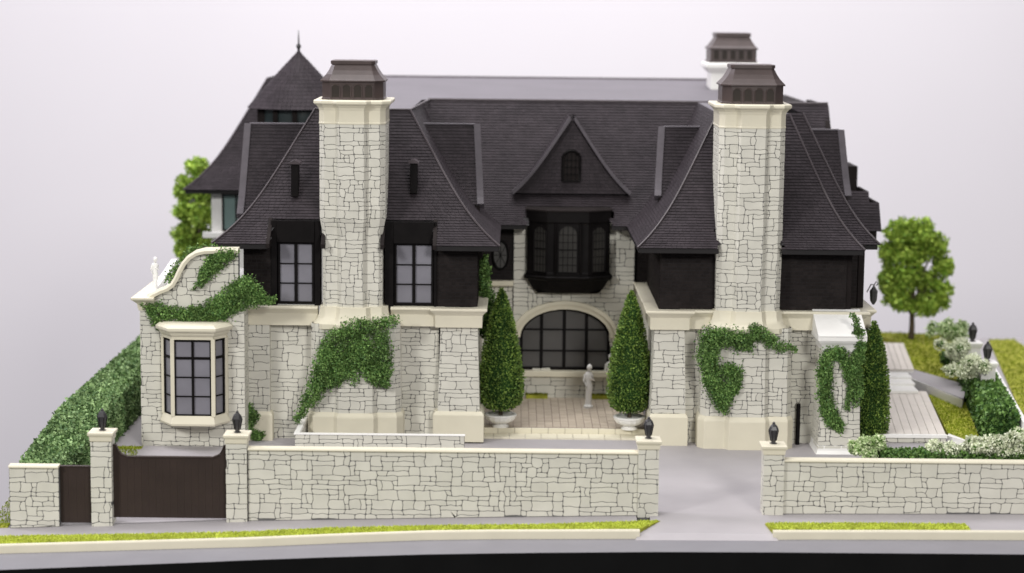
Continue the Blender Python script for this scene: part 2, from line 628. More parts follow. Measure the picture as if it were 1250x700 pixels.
for x in xs_:
    ye = float(np.interp(x, [p[0] for p in EDGE], [p[1] for p in EDGE]))
    vs += [(x, ye, roadz(x, 0)), (x, kerby(x) + 6, roadz(x, 0))]
mb.add(vs, [(2 * i, 2 * i + 2, 2 * i + 3, 2 * i + 1) for i in range(len(xs_) - 1)])
kind(mb.build('road', M['road']), 'structure')
# pavement strip between kerb and street wall, following the kerb line
mb = MB()
vs = []
for x in xs_:
    vs += [(x, kerby(x) + 2, fz(x)), (x, 6, fz(x))]
mb.add(vs, [(2 * i, 2 * i + 2, 2 * i + 3, 2 * i + 1) for i in range(len(xs_) - 1) if not (xs_[i] >= KERB[-1][0] - 1 and xs_[i + 1] <= KERB2[0][0] + 1)])
kind(mb.build('pavement', M['pave']), 'structure')
# the board's own black edge
mb = MB()
loop = [(x, y + 1.5) for x, y in EDGE if x < XR] + [(XR, EDGE[-1][1] + 1.5), (XR, YB), (XL, YB), (XL, kerby(XL)), (EDGE[0][0], kerby(XL))]
n = len(loop)
top = [(x, y, (roadz(x, 0) - 1) if y < 100 else 2) for x, y in loop]
mb.add(top + [(x, y, -160) for x, y in loop], [(i, (i + 1) % n, (i + 1) % n + n, i + n) for i in range(n)] + [tuple(range(n, 2 * n))])
kind(mb.build('base_board', M['board']), 'structure')

def kerb(line):
    mb = MB()
    prof = [(-1, -9), (-1.6, 0.2), (-1, 1.6), (5.4, 1.6), (5.4, -9)]
    vs, fs = [], []
    for x, yk in line:
        for y, z in prof:
            vs.append((x, yk + y, fz(x) + z))
    m, n = len(prof), len(line) - 1
    for i in range(n):
        for j in range(m):
            k = (j + 1) % m
            fs.append((i * m + j, i * m + k, (i + 1) * m + k, (i + 1) * m + j))
    fs += [tuple(range(m)), tuple(range(n * m, n * m + m))]
    mb.add(vs, fs)
    return kind(mb.build('kerb', M['trim']), 'structure')
kerb(KERB)
kerb(KERB2)
# driveway apron: runs from the pillars down to the road
kx0, kx1 = KERB[-1][0], KERB2[0][0]
rows_ = [[(176, 12), (322, 12)], [(174, -28), (324, -28)], [(kx0 - 0, kerby(kx0) + 6), (kx1 + 0, kerby(kx1) + 6)], [(kx0 - 6, kerby(kx0) - 8), (kx1 + 6, kerby(kx1) - 8)]]
hz = [0.5, 0.3, -3.5, -8.8]
mb = MB()
vs = []
for rw, dz in zip(rows_, hz):
    for k in range(7):
        x = rw[0][0] + (rw[1][0] - rw[0][0]) * k / 6
        y = rw[0][1] + (rw[1][1] - rw[0][1]) * k / 6
        vs.append((x, y, fz(x) + dz))
mb.add(vs, [(j * 7 + k, j * 7 + k + 1, j * 7 + k + 8, j * 7 + k + 7) for j in range(3) for k in range(6)])
kind(mb.build('driveway', M['pave'], recalc=False), 'structure')

# flock grass: fibres over a thin mat
def grass(name, poly, zf, dens, h, m, label=None):
    """poly: list of (x,y)"""
    poly = [tuple(p) for p in poly]
    xs, ys = [p[0] for p in poly], [p[1] for p in poly]
    A = abs(sum(poly[i - 1][0] * poly[i][1] - poly[i][0] * poly[i - 1][1] for i in range(len(poly)))) / 2
    n = int(A * dens * 1.25 * ((max(xs) - min(xs)) * (max(ys) - min(ys)) / max(A, 1)))
    q = np.stack([NP.uniform(min(xs), max(xs), n), NP.uniform(min(ys), max(ys), n)], 1)
    ins = np.zeros(n, bool)
    j = len(poly) - 1
    for i in range(len(poly)):
        xi, yi = poly[i]
        xj, yj = poly[j]
        c = ((yi > q[:, 1]) != (yj > q[:, 1])) & (q[:, 0] < (xj - xi) * (q[:, 1] - yi) / (yj - yi + 1e-9) + xi)
        ins ^= c
        j = i
    q = q[ins]
    z = np.array([zf(x, y) for x, y in q])
    pts = np.column_stack([q, z + h * 0.35])
    nr = np.tile([0, 0, 1.0], (len(q), 1))
    bx, by = sum(xs) / len(xs), sum(ys) / len(ys)
    mb = MB()
    mb.add([(x, y, zf(x, y) + 1.1) for x, y in poly] + [(x, y, zf(x, y) - (19 if name == 'lawn' else 6)) for x, y in poly],
           [tuple(range(len(poly)))] + [(i, (i + 1) % len(poly), (i + 1) % len(poly) + len(poly), i + len(poly)) for i in range(len(poly))])
    d = mb.build(name, M['soil'], base=(bx, by, zf(bx, by)))
    kind(d, 'stuff')
    tag(d, label, 'grass')
    g = leaf_mesh('grass_fibres', m, pts, nr, h, parent=d, stick=0.8, jitter=0.9, aspect=0.35)
    kind(g, 'stuff')
    return d
gz = lambda x, y: fz(x)
GT = [GF(px, py, 2) for px, py in ((776, 640), (660, 639.5), (520, 641), (400, 644), (290, 649), (150, 651.5), (0, 654), (-40, 655))]
GT2 = [GF(px, py, 2) for px, py in ((1178, 639), (1060, 638), (934, 638))]
grass('grass_verge', [(x, y + 6) for x, y in KERB[1:]][0:] + [(186, -30)] + GT[1:], gz, 0.55, 3.4, M['grass'], 'long yellow-green grass verge along the pavement left of the driveway')
grass('grass_verge', [(KERB2[0][0], KERB2[0][1] + 6), (GT2[0][0], KERB2[1][1] + 6)] + GT2, gz, 0.55, 3.4, M['grass'], 'short yellow-green grass verge along the pavement right of the driveway')
grass('grass_edge', [(-654, 3), (-629, 3), (-629, 900), (-654, 900)], lambda x, y: ground(x, y), 0.2, 3.4, M['lawn'], 'narrow grass strip on the board edge outside the tall hedge')
grass('grass_bed', [(-566, 20), (-520, 20), (-520, 340), (-566, 340)], lambda x, y: ground(x, y), 0.25, 3.0, M['lawn'], 'grass bed between the tall hedge and the driveway gate')

# ================================================================== FRONT WALLS, PILLARS, GATES
COPE = [(0, 0), (2.2, 0), (3.4, 1.5), (3.4, 3.6), (2.2, 4.6), (0, 4.6)]
def garden_wall(x0, x1, zt0, zt1, y, seed, label, thick=10):
    base = ((x0 + x1) / 2, y, 0)
    r = root('garden_wall', label, 'wall', base, 'garden walls along the street')
    zb = ground((x0 + x1) / 2, 0) - 3
    zlo = fz(min(x0, x1)) - 2
    mb = MB().box(x0, x1, y, y + thick, zlo - 4, zt0)
    wl = mb.build('wall', M['joint'], r)
    pl = Plan([(x0, y), (x1, y)])
    def warp(u, z):
        return (u, max(z, fz(x0 + u) + 0.2))
    put_stones(stones(pl, 0, x1 - x0, zlo, zt0, seed, warp=warp), wl)
    mb = MB()
    for yy0, yy1 in ((y - 3.2, y + thick + 3),):
        mb.prism([(x0, yy0, zt0 + 0.2), (x0, yy0 - 0.4, zt0 + 1.6), (x0, yy0 + 0.6, zt0 + 3.2), (x0, yy1 - 3, zt0 + 3.6), (x0, yy1 - 2, zt0 + 0.2)], (x1 - x0, 0, 0))
    mb.build('coping', M['trim'], r, smooth=True)
    return r
garden_wall(-625.5, -563.5, 57, 57, 0, 31, 'short stone wall end left of the small brown gate')
garden_wall(-327, 161, 82.5, 82.5, 0, 32, 'long cream stone wall between the brown gate and the driveway')
garden_wall(341, 700, 75, 75, 0, 33, 'stone wall with hedge behind it right of the driveway')

def pillar(xc, zt, seed, label, half=12.4, y=-4):
    zb = ground(xc, 0) - 2
    r = root('gate_pillar', label, 'pillar', (xc, y, zb), 'stone gate pillars')
    path = [(xc - half, y), (xc + half, y), (xc + half, y + 2 * half), (xc - half, y + 2 * half)]
    shaft = MB().sweep(path, [(0, zb - 3), (0, zt - 12)], True).build('shaft', M['joint'], r)
    pl = Plan([path[3], path[0], path[1], path[2]])
    put_stones(stones(pl, 0, pl.len, zb, zt - 12, seed, cell=(6.5, 6.4)), shaft)
    MB().sweep(path, [(0.4, zt - 12), (1.4, zt - 11), (1.6, zt - 6), (2.6, zt - 4.5), (3.6, zt - 3), (3.6, zt - 0.6), (2.8, zt)], True).build('cap', M['trim'], r, bevel=0.3)
    return r
def lantern(xc, yc, zb, label, h=28.0):
    r = root('lantern', label, 'lantern', (xc, yc, zb), 'lanterns on the gate pillars')
    k = h / 28.0
    w = k * 1.08
    MB().lathe((xc, yc, zb), [(4.2 * w, 0.1), (4.2 * w, 1.0 * k), (2.6 * w, 1.6 * k), (2.6 * w, 3 * k)], 6).build('foot', M['lamp'], r)
    body = MB().lathe((xc, yc, zb), [(3.0 * w, 3 * k), (3.4 * w, 4 * k), (5.6 * w, 17 * k), (5.2 * w, 17.4 * k)], 6).build('body', M['lamp'], r)
    mb = MB()
    for i in range(6):
        a = 2 * math.pi * i / 6
        mb.tube([(xc + 3.5 * w * math.cos(a), yc + 3.5 * w * math.sin(a), zb + 4 * k), (xc + 5.8 * w * math.cos(a), yc + 5.8 * w * math.sin(a), zb + 17 * k)], 0.5 * k, 4)
    mb.build('glazing_bars', M['black'], body)
    MB().lathe((xc, yc, zb), [(5.9 * w, 17.2 * k), (5.9 * w, 18 * k), (4.4 * w, 22 * k), (2.6 * w, 24.4 * k), (1.6 * w, 25 * k), (1.9 * w, 26.2 * k), (0.4 * w, 28 * k)], 6).build('cap', M['lamp'], r)
    return r
for xc, zt, sd, lb, ll in ((-509.5, 104, 41, 'stone pillar between the small gate and the wide brown gate', 'black lantern on the pillar left of the wide brown gate'),
                           (-341, 103, 42, 'stone pillar at the right end of the wide brown gate', 'black lantern on the pillar right of the wide brown gate'),
                           (172.5, 101, 43, 'stone pillar on the left of the open driveway', 'black lantern on the left driveway pillar'),
                           (328.5, 96, 44, 'stone pillar on the right of the open driveway', 'black lantern on the right driveway pillar')):
    pillar(xc, zt, sd, lb)
    lantern(xc, 8.5, zt, ll)

def gate(x0, x1, topf, zb, y, n, label, name='driveway_gate'):
    r = root(name, label, 'gate', ((x0 + x1) / 2, y, zb))
    wd = (x1 - x0) / n
    for i in range(n):
        a, b = x0 + i * wd + 0.05, x0 + (i + 1) * wd - 0.05
        pts = [(a, y, zb), (b, y, zb)] + [(a + (b - a) * k / 4, y, topf(a + (b - a) * k / 4)) for k in (4, 3, 2, 1, 0)]
        MB().prism(pts, (0, 4, 0)).build('plank', M['gate'], r)
    m = 40
    xs = [x0 + (x1 - x0) * k / m for k in range(m + 1)]
    MB().add([(x, yy, topf(x) + dz) for x in xs for yy, dz in ((y - 1.2, 0.2), (y - 1.2, 1.8), (y + 5, 1.8), (y + 5, 0.2))],
             [(k * 4 + j, k * 4 + (j + 1) % 4, k * 4 + 4 + (j + 1) % 4, k * 4 + 4 + j) for k in range(m) for j in range(4)]).build('top_rail', M['gate'], r)
    return r
GX0, GX1 = -496.5, -354.5
def gtop(x):
    d = min(x - GX0, GX1 - x)
    if d < 5:
        return 85
    if d < 15:
        t = (d - 5) / 10
        return 85 - 13.5 * math.sqrt(max(0, 1 - (1 - t) ** 2)) if t < 1 else 71.5
    if d < 17:
        return 71.5 - 1.5 * (d - 15) / 2
    return 70
gate(GX0, GX1, gtop, -6.5, 6, 16, 'wide dark brown boarded driveway gate with swept-up ends')
gate(-563, -522.5, lambda x: 57, -14, 6, 4, 'small dark brown pedestrian gate beside the short wall', 'pedestrian_gate')

# ================================================================== HOUSE
H = root('house', 'cream stone manor house model with steep dark shingled roofs and two tall front chimneys', 'house', (60, 640, 10))
HS = []       # (projected area, verts, faces, parent)
def hstones(plan, u0, u1, z0, z1, seed, parent, **k):
    for vs, fs in stones(plan, u0, u1, z0, z1, seed, **k):
        n = len(vs) // 2
        pp = [proj(v) for v in vs[n:]]
        a = sum(pp[i - 1][0] * pp[i][1] - pp[i][0] * pp[i - 1][1] for i in range(n)) / 2
        a = abs(a)
        # hidden behind the street wall or side-on: shows least
        cx, cy = sum(p[0] for p in pp) / n, sum(p[1] for p in pp) / n
        if (cy > 545 and cx < 800) or (cy > 525 and 360 < cx < 570):
            a *= 0.1
        HS.append((a, vs, fs, parent))
def pwall(path, z0, z1, seed, off=lambda z: 0.0, name='wall', nz=6, **k):
    """stone wall on a plan path: dark jointing body plus stones"""
    prof = [(off(z0 + (z1 - z0) * j / nz), z0 + (z1 - z0) * j / nz) for j in range(nz + 1)]
    mt = miters(path, False)
    n = len(path)
    mb = MB()
    vs = [(path[i][0] + mt[i][0] * o, path[i][1] + mt[i][1] * o, z) for o, z in prof for i in range(n)]
    mb.add(vs, [(j * n + i, j * n + i + 1, (j + 1) * n + i + 1, (j + 1) * n + i) for j in range(nz) for i in range(n - 1)])
    wl = mb.build(name, M['joint'], H)
    pl = Plan(path, off)
    hstones(pl, 0, pl.len, z0, z1, seed, wl, **k)
    return wl
ZC0, ZC1, ZE, ZR = 178, 206, 297, 480
def cornice(path, z0=ZC0, z1=ZC1, m='trim', big=1.0, name='cornice'):
    h = z1 - z0
    prof = [(-8, z0), (5 * big, z0), (5.4 * big, z0 + h * .62), (7 * big, z0 + h * .70), (10.5 * big, z0 + h * .84), (12 * big, z0 + h * .88), (12 * big, z1 - 0.8), (11 * big, z1), (-8, z1)]
    return MB().sweep(path, prof).build(name, M[m], H, bevel=0.4)
def plinth(path, z0, z1, m='trim', o=4.5):
    prof = [(-6, z0), (o, z0), (o, z1 - 5), (o - 1.0, z1 - 3), (1.6, z1), (-6, z1)]
    return MB().sweep(path, prof).build('plinth', M[m], H, bevel=0.6)

# --- left wing ground floor
pwall([(-381, 412), (-381, 396), (-347, 396), (-347, 412)], 44, ZC0, 51)
plinth([(-381, 412), (-381, 396), (-347, 396), (-347, 412)], 0, 52)
pwall([(-350, 410), (-280, 410)], 0, ZC0, 52)
pwall([(-165, 410), (-104, 410)], 10, ZC0, 53)
bat = lambda z: max(0, (ZC0 - z)) * 0.03
pB = [(-101, 412), (-101, 394), (-49, 394), (-49, 700)]
pwall(pB, 52, ZC0, 54, off=bat)
plinth([(-107, 412), (-107, 390), (-43, 390), (-43, 470)], 12, 56)
def breast(xc, seed, hw=62.5):
    xa, xb = xc - 25, xc + 27
    path = [(xc - hw, 420), (xc - hw, 382), (xc - hw + 6, 374), (xa - 3, 374), (xa + 3, 367), (xb - 3, 367), (xb + 3, 374), (xc + hw - 6, 374), (xc + hw, 382), (xc + hw, 420)]
    b2 = lambda z: max(0, 190 - z) * 0.015
    pwall(path, 50, 184, seed, off=b2, name='chimney_breast')
    MB().sweep(path, [(5, 0), (6, 0), (6, 50), (5.4, 52.5), (3.2, 56.5), (2.6, 57)], True).build('chimney_plinth', M['trim'], H, bevel=0.8)
    return path
def shaft_path(xc, hw, yf=372, yb=470):
    xa, xb = xc - 20, xc + 20
    return [(xc - hw, yb), (xc - hw, yf + 15), (xc - hw + 7, yf + 8), (xa - 3, yf + 8), (xa + 3, yf), (xb - 3, yf), (xb + 3, yf + 8), (xc + hw - 7, yf + 8), (xc + hw, yf + 15), (xc + hw, yb)]
def chimney(xc, seed, off, yf=372, z0=206, zt=468, front=True):
    hw = 46
    path = shaft_path(xc, hw, yf, yf + 98)
    pwall(path, z0, zt, seed, off=off, name='chimney_shaft', nz=30)
    q = path
    MB().sweep(q, [(1.2, zt - 1), (1.4, zt + 1), (0.8, zt + 2), (0.8, zt + 18), (2, zt + 22), (5, zt + 25.5), (7.5, zt + 27), (8.5, zt + 28.5), (8.5, zt + 31.5), (7, zt + 33)], True).build('chimney_cornice', M['trim'], H, bevel=0.5)
    zc = zt + 33
    y0, y1 = yf + 10, yf + 92
    cp = [(xc - 43, y1 - 12), (xc - 43, y0 + 12), (xc - 31, y0), (xc + 31, y0), (xc + 43, y0 + 12), (xc + 43, y1 - 12), (xc + 31, y1), (xc - 31, y1)]
    pot = MB().sweep(cp, [(1, zc), (1, zc + 2), (0, zc + 2.6), (0, zc + 25)], True).build('chimney_cap', M['brown'], H, bevel=0.3)
    MB().sweep(cp, [(0.3, zc + 25.1), (2.6, zc + 25.1), (2.6, zc + 27), (0, zc + 29.5), (-5, zc + 35), (-9, zc + 41), (-13, zc + 49), (-13, zc + 49.4), (-11.6, zc + 49.6), (-11.6, zc + 54), (-13, zc + 54.6)], True).build('cap_roof', M['brown'], pot)
    for k in range(4):
        cx = xc - 23.4 + k * 15.6
        def arch(r, zz, dy):
            pts = [(cx + r, y0 + dy, zz), (cx + r, y0 + dy, zc + 16)] + [(cx + r * math.cos(a), y0 + dy, zc + 16 + r * math.sin(a)) for a in [math.pi * i / 8 for i in range(1, 8)]] + [(cx - r, y0 + dy, zc + 16), (cx - r, y0 + dy, zz)]
            return pts
        MB().prism(arch(5.6, zc + 4, -0.25), (0, -0.3, 0)).build('niche_plate', M['brownd'], pot)  # proud plate; its dark colour stands in for recess shade
        MB().tube(arch(6.0, zc + 3.2, -0.4), 0.9, 5).build('arch_moulding', M['brown'], pot, smooth=True)
    return path
XCL, XCR = -227, 336
for xc, sd in ((XCL + 5, 55), (XCR, 75)):
    breast(xc, sd)
# left shaft is a little slimmer under the eaves
chimney(XCL, 56, lambda z: -4.0 * (1 - min(1, max(0, (z - 312) / 22.0))))
chimney(XCR, 76, lambda z: -0.8 * (1 - min(1, max(0, (z - 235) / 60.0))))
for xc, k in ((XCL + 2, 1), (XCR, 1)):
    sp = shaft_path(xc, 46)
    MB().sweep(sp, [(9, 176), (11, 177), (11, 184), (8.4, 187), (6, 190.5), (4.2, 195), (3.0, 200), (2.4, 205), (2.2, 207.5), (-8, 208)], True).build('chimney_shoulder', M['trim'], H, smooth=True)
cornice([(-385, 400), (-277, 400)])
cornice([(-173, 402), (-104, 402), (-104, 393), (-47, 393), (-47, 696)])

# --- corner tower with projecting window
TP = [(-523, 690), (-523, 350), (-377, 350), (-377, 400)]
pwall(TP, -14, 208, 57)
par = [(p[0], p[1]) for p in [P(x, y, 350) for x, y in ((176, 371), (186, 362.5), (196, 357.5), (205, 354), (212, 349), (217, 341), (221, 332), (226, 323), (232, 316), (240, 311), (250, 308.5), (270, 308), (291, 308))]]
def parz(x):
    return float(np.interp(x, [p[0] for p in par], [p[1] for p in par]))
mb = MB()
pts = [(par[0][0], 351, 206)] + [(x, 351, z) for x, z in par] + [(par[-1][0], 351, 206)]
gp = mb.prism(pts, (0, 12, 0)).build('parapet', M['joint'], H)
pl = Plan([(par[0][0], 351), (par[-1][0], 351)])
hstones(pl, 0, pl.len, 208, 288, 58, gp, warp=lambda u, z: (u, min(z, parz(u + par[0][0]) - 1.5)))
mb = MB()
n = len(par)
vs, fs = [], []
for i, (x, z) in enumerate(par):
    a, b = par[max(i - 1, 0)], par[min(i + 1, n - 1)]
    t = Vector((b[0] - a[0], 0, b[1] - a[1])).normalized()
    nn = Vector((-t.z, 0, t.x))
    for o, y in ((-1.5, 345.5), (2.6, 344.6), (5.6, 347), (5.6, 366), (-1.5, 367)):
        vs.append((x + nn.x * o, y, z + nn.z * o))
for i in range(n - 1):
    for j in range(5):
        k = (j + 1) % 5
        fs.append((i * 5 + j, i * 5 + k, i * 5 + 5 + k, i * 5 + 5 + j))
fs += [tuple(range(5)), tuple(range(n * 5 - 5, n * 5))]
mb.add(vs, fs).build('parapet_coping', M['trim'], gp, smooth=True)
MB().sweep([(-523, 690), (-523, 351), (-502, 351)], [(-8, 204), (2, 204), (3, 208), (4, 214), (7, 217), (11, 220), (11.5, 223), (-8, 224)]).build('tower_cornice', M['trim'], H, bevel=0.4)
MB().box(-522, -380, 364, 690, 206, 221).build('tower_terrace', M['white'], H)
# parapet of the terrace seen along its left edge
MB().prism([(-520, 366, 221.3), (-520, 600, 221.3), (-520, 600, 246), (-520, 540, 238)], (9, 0, 0)).build('terrace_parapet', M['white'], H)

def window(parent_name, x0, x1, z0, z1, y, cols, rows, bar, frame, m_bar='black', m_pane='pane', depth=4.0, tf=None, parent=None, thickbars=()):
    """rectangular window facing the front: frame, bars, one pane object per light. rows = list of fractions"""
    mb = MB()
    mb.box(x0, x0 + frame, y - depth, y, z0, z1).box(x1 - frame, x1, y - depth, y, z0, z1)
    mb.box(x0 + frame, x1 - frame, y - depth, y, z0, z0 + frame).box(x0 + frame, x1 - frame, y - depth, y, z1 - frame, z1)
    wf = mb.build(parent_name, M[m_bar], parent or H, bevel=0.2)
    host = wf if (parent is None or parent == H) else parent
    ix0, ix1, iz0, iz1 = x0 + frame, x1 - frame, z0 + frame, z1 - frame
    xs = [ix0 + (ix1 - ix0) * c for c in cols]
    zs = [iz0 + (iz1 - iz0) * c for c in rows]
    mb = MB()
    for i, x in enumerate(xs[1:-1]):
        t = thickbars[i] if i < len(thickbars) else bar
        mb.box(x - t / 2, x + t / 2, y - depth + 0.3, y - 0.6, iz0, iz1)
    for z in zs[1:-1]:
        mb.box(ix0, ix1, y - depth + 0.8, y - 0.6, z - bar / 2, z + bar / 2)
    if mb.v:
        mb.build('glazing_bars', M[m_bar], host)
    for i in range(len(xs) - 1):
        for j in range(len(zs) - 1):
            MB().box(xs[i] + 0.2, xs[i + 1] - 0.2, y - 1.0 + RNG.uniform(-.1, .1), y + 0.2, zs[j] + 0.2, zs[j + 1] - 0.2).build('pane', M[m_pane], host)
    return wf

# projecting bay of the tower
bx0, bz0 = P(196, 522, 320)
bx1, bz1 = P(273, 402, 320)
BZ0, BZ1 = 46, 184
cl, cr = bx0 + 18, bx1 - 15
bay_path = [(bx0, 352), (bx0, 344), (cl, 318), (cr, 318), (bx1, 344), (bx1, 352)]
MB().sweep(bay_path, [(-1, BZ0), (3.5, BZ0), (4.5, BZ0 + 3), (2.5, BZ0 + 8), (0.5, BZ0 + 13), (0.2, BZ0 + 14), (-6, BZ0 + 14)], True).build('bay_sill', M['trim'], H, bevel=0.3)
MB().sweep(bay_path, [(-1, 168), (0.3, 168), (0.6, 172), (2.2, 173.5), (4, 176), (4.8, 178), (8, 180), (9, 182), (9, 185), (4, 189), (-6, 190)], True).build('bay_cornice', M['trim'], H, bevel=0.3)
bayw = MB()
for i in range(1, 5):        # posts at the four bends
    x, y = bay_path[i]
    wd = 4.6 if i in (2, 3) else 3.2
    bayw.box(x - wd * 0.6, x + wd * 0.6, y - 1.2 if i in (2, 3) else y - 2, y + 7, BZ0 + 13, 169)
bay = bayw.build('bay_window', M['trim'], H, bevel=0.4)
def slant_panel(a, b, z0, z1, rows, ncol, inset_d, m_pane='pane'):
    """glazed panel between plan points a and b"""
    a, b = Vector((a[0], a[1], 0)), Vector((b[0], b[1], 0))
    d = (b - a)
    L = d.length
    d.normalize()
    nn = Vector((d.y, -d.x, 0))
    def bx(mb, s0, s1, zz0, zz1, o0, o1):
        c = [a + d * s + nn * o for s, o in ((s0, o0), (s1, o0), (s1, o1), (s0, o1))]
        return mb.add([(p.x, p.y, zz0) for p in c] + [(p.x, p.y, zz1) for p in c],
                      [(0, 1, 2, 3), (4, 5, 6, 7), (0, 1, 5, 4), (1, 2, 6, 5), (2, 3, 7, 6), (3, 0, 4, 7)])
    mb = MB()
    e = inset_d
    bx(mb, e, e + 1.4, z0, z1, -3, 0)
    bx(mb, L - e - 1.4, L - e, z0, z1, -3, 0)
    bx(mb, e, L - e, z0, z0 + 1.6, -3, 0)
    bx(mb, e, L - e, z1 - 1.6, z1, -3, 0)
    zs = [z0 + (z1 - z0) * r for r in rows]
    for i, z in enumerate(zs[1:-1]):
        t = 1.7 if i == len(zs) - 3 else 0.8
        bx(mb, e, L - e, z - t, z + t, -3, -0.3)
    ss = [e + (L - 2 * e) * k / ncol for k in range(ncol + 1)]
    for s in ss[1:-1]:
        bx(mb, s - 1.6, s + 1.6, z0, z1, -3, 0.2)
    mb.build('sash', M['black'], bay)
    for i in range(ncol):
        for j in range(len(zs) - 1):
            bx(MB(), ss[i] + 0.4, ss[i + 1] - 0.4, zs[j] + 0.4, zs[j + 1] - 0.4, -2.6, -2.0).build('pane', M[m_pane], bay)
ROWS = [0, .255, .51, .765, 1]
slant_panel(bay_path[1], bay_path[2], BZ0 + 14.5, 167, ROWS, 1, 5.0)
slant_panel(bay_path[2], bay_path[3], BZ0 + 14.5, 167, ROWS, 2, 3.2)
slant_panel(bay_path[3], bay_path[4], BZ0 + 14.5, 167, ROWS, 1, 5.0)

# --- upper storey of the left wing: dark shingled walls, windows, recesses
def flatwall(x0, x1, y, z0, z1, seed, name='siding_shingles'):
    return shingles(H, lambda t: (x0, y, z0 + (z1 - z0) * t), lambda t: (x1, y, z0 + (z1 - z0) * t), expo=5.0, wid=6.5, m='siding', lift=0.7, seed=seed, name=name)
def sidewall(x, y0, y1, z0, z1, seed, face=1):
    a, b = ((y0, y1) if face > 0 else (y1, y0))
    return shingles(H, lambda t: (x, a, z0 + (z1 - z0) * t), lambda t: (x, b, z0 + (z1 - z0) * t), expo=5.0, wid=6.5, m='siding', lift=0.9, seed=seed, name='siding_shingles')
flatwall(-384, -344, 404, ZC1, 297, 1)
flatwall(-108, -50, 404, ZC1, 297, 2)
sidewall(-50, 404, 690, ZC1, 297, 3)
ZN = 328
wins = [(P(331, 300, 402)[0], P(391, 300, 402)[0], P(338, 300, 402)[0], P(384, 300, 402)[0]),
        (P(470, 300, 402)[0], P(533, 300, 402)[0], P(480.5, 300, 402)[0], P(530, 300, 402)[0])]
for (a, b, c, d) in wins:
    MB().box(a, c, 400, 424, ZC1, ZN).box(d, b, 400, 424, ZC1, ZN).box(c, d, 398, 424, 297, ZN).build('window_surround', M['black'], H, bevel=0.4)
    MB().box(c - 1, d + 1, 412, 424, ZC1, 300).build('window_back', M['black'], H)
    window('window', c + 1, d - 1, ZC1 + 2, 297, 408, [0, .5, 1], [0, .32, .66, 1], 1.5, 3.0, thickbars=(4.6,))

# roof of a wing: front facet with flared eave, sides run back into the main roof
def wing_roof(x0, x1, t0, t1, seed, notches=(), yf=370, yt=520, yback=870, expo=5.2, flue=(0, 0)):
    def zz(t): return ZE + (ZR - ZE) * t
    Lf = lambda t: (x0 + (t0 - x0) * flare(t), yf + (yt - yf) * flare(t), zz(t))
    Rf = lambda t: (x1 + (t1 - x1) * flare(t), yf + (yt - yf) * flare(t), zz(t))
    def mask(p):
        return not any(a < p.x < b and p.z < ZN for a, b in list(notches) + [flue])
    shingles(H, Lf, Rf, mask=mask, seed=seed, expo=expo)
    Rb = lambda t: (Rf(t)[0], yback, zz(t))
    Lb = lambda t: (Lf(t)[0], yback, zz(t))
    shingles(H, Rf, Rb, seed=seed + 1, expo=expo)
    shingles(H, Lb, Lf, seed=seed + 2, expo=expo)
    for f, s in ((Lf, -1), (Rf, 1)):
        MB().tube([Vector(f(k / 24)) + Vector((s * 0.6, -0.6, 1.2)) for k in range(25)], 1.5, 5).build('hip_capping', M['hip'], H, smooth=True)
    # eave fascia and soffit (split where windows break the eave)
    segs, cur = [], x0 + 1
    for a, b in sorted(list(notches) + [flue]):
        segs.append((cur, a))
        cur = b
    segs.append((cur, x1 - 1))
    for a, b in segs:
        if b - a > 1:
            MB().box(a, b, yf + 1.2, yf + 5, ZE - 7, ZE + 0.2).build('fascia', M['roofbase'], H, bevel=0.8)
            MB().box(a, b, yf + 5.2, yf + 44, ZE - 4, ZE - 1).build('soffit', M['roofbase'], H)
    MB().box(x1 - 6, x1 - 1.4, yf + 5.2, yback - 40, ZE - 7, ZE - 0.2).build('fascia', M['roofbase'], H)
    MB().box(x0 + 1.4, x0 + 6, yf + 5.2, yback - 40, ZE - 7, ZE - 0.2).build('fascia', M['roofbase'], H)
    MB().box(x1 - 44, x1 - 6.2, yf + 45, yback - 40, ZE - 4, ZE - 1).build('soffit', M['roofbase'], H)
    # cheeks of the notches
    for a, b in notches:
        for x in (a, b):
            pts = [(x - 2.6, yf - 0.8, ZE - 5), (x - 2.6, yf - 0.8, ZE + 1)]
            for k in range(1, 8):
                t = (ZN - ZE) / (ZR - ZE) * k / 7
                pts.append((x - 2.6, yf + (yt - yf) * flare(t), zz(t) + 3.0))
            pts.append((x - 2.6, yf + (yt - yf) * flare((ZN - ZE) / (ZR - ZE)), ZE - 5))
            MB().prism(pts, (5.2, 0, 0)).build('eave_cheek', M['siding'], H)
    return Lf, Rf
ntc = [(P(328, 285, 385)[0], -268 + 0), (-184, P(531, 285, 385)[0])]
LW = wing_roof(-424, -18, -292, -153, 100, ntc, flue=(-268, -184))

# --- roof vents standing on the left wing's front slope
def vent(px, pyb, pyt, Y):
    x, zb = P(px, pyb, Y)
    zt = P(px, pyt, Y)[1]
    v = MB().box(x - 5, x + 5, Y - 5, Y + 18, zb, zt - 4).build('roof_vent', M['black'], H, bevel=0.4)
    MB().prism([(x - 8, Y - 9, zt - 5), (x + 8, Y - 9, zt - 5), (x + 8, Y - 9, zt - 3), (x, Y - 9, zt + 1), (x - 8, Y - 9, zt - 3)], (0, 26, 0)).build('vent_hood', M['hip'], v)
vent(360, 240, 196, 436)
vent(505, 236, 195, 440)

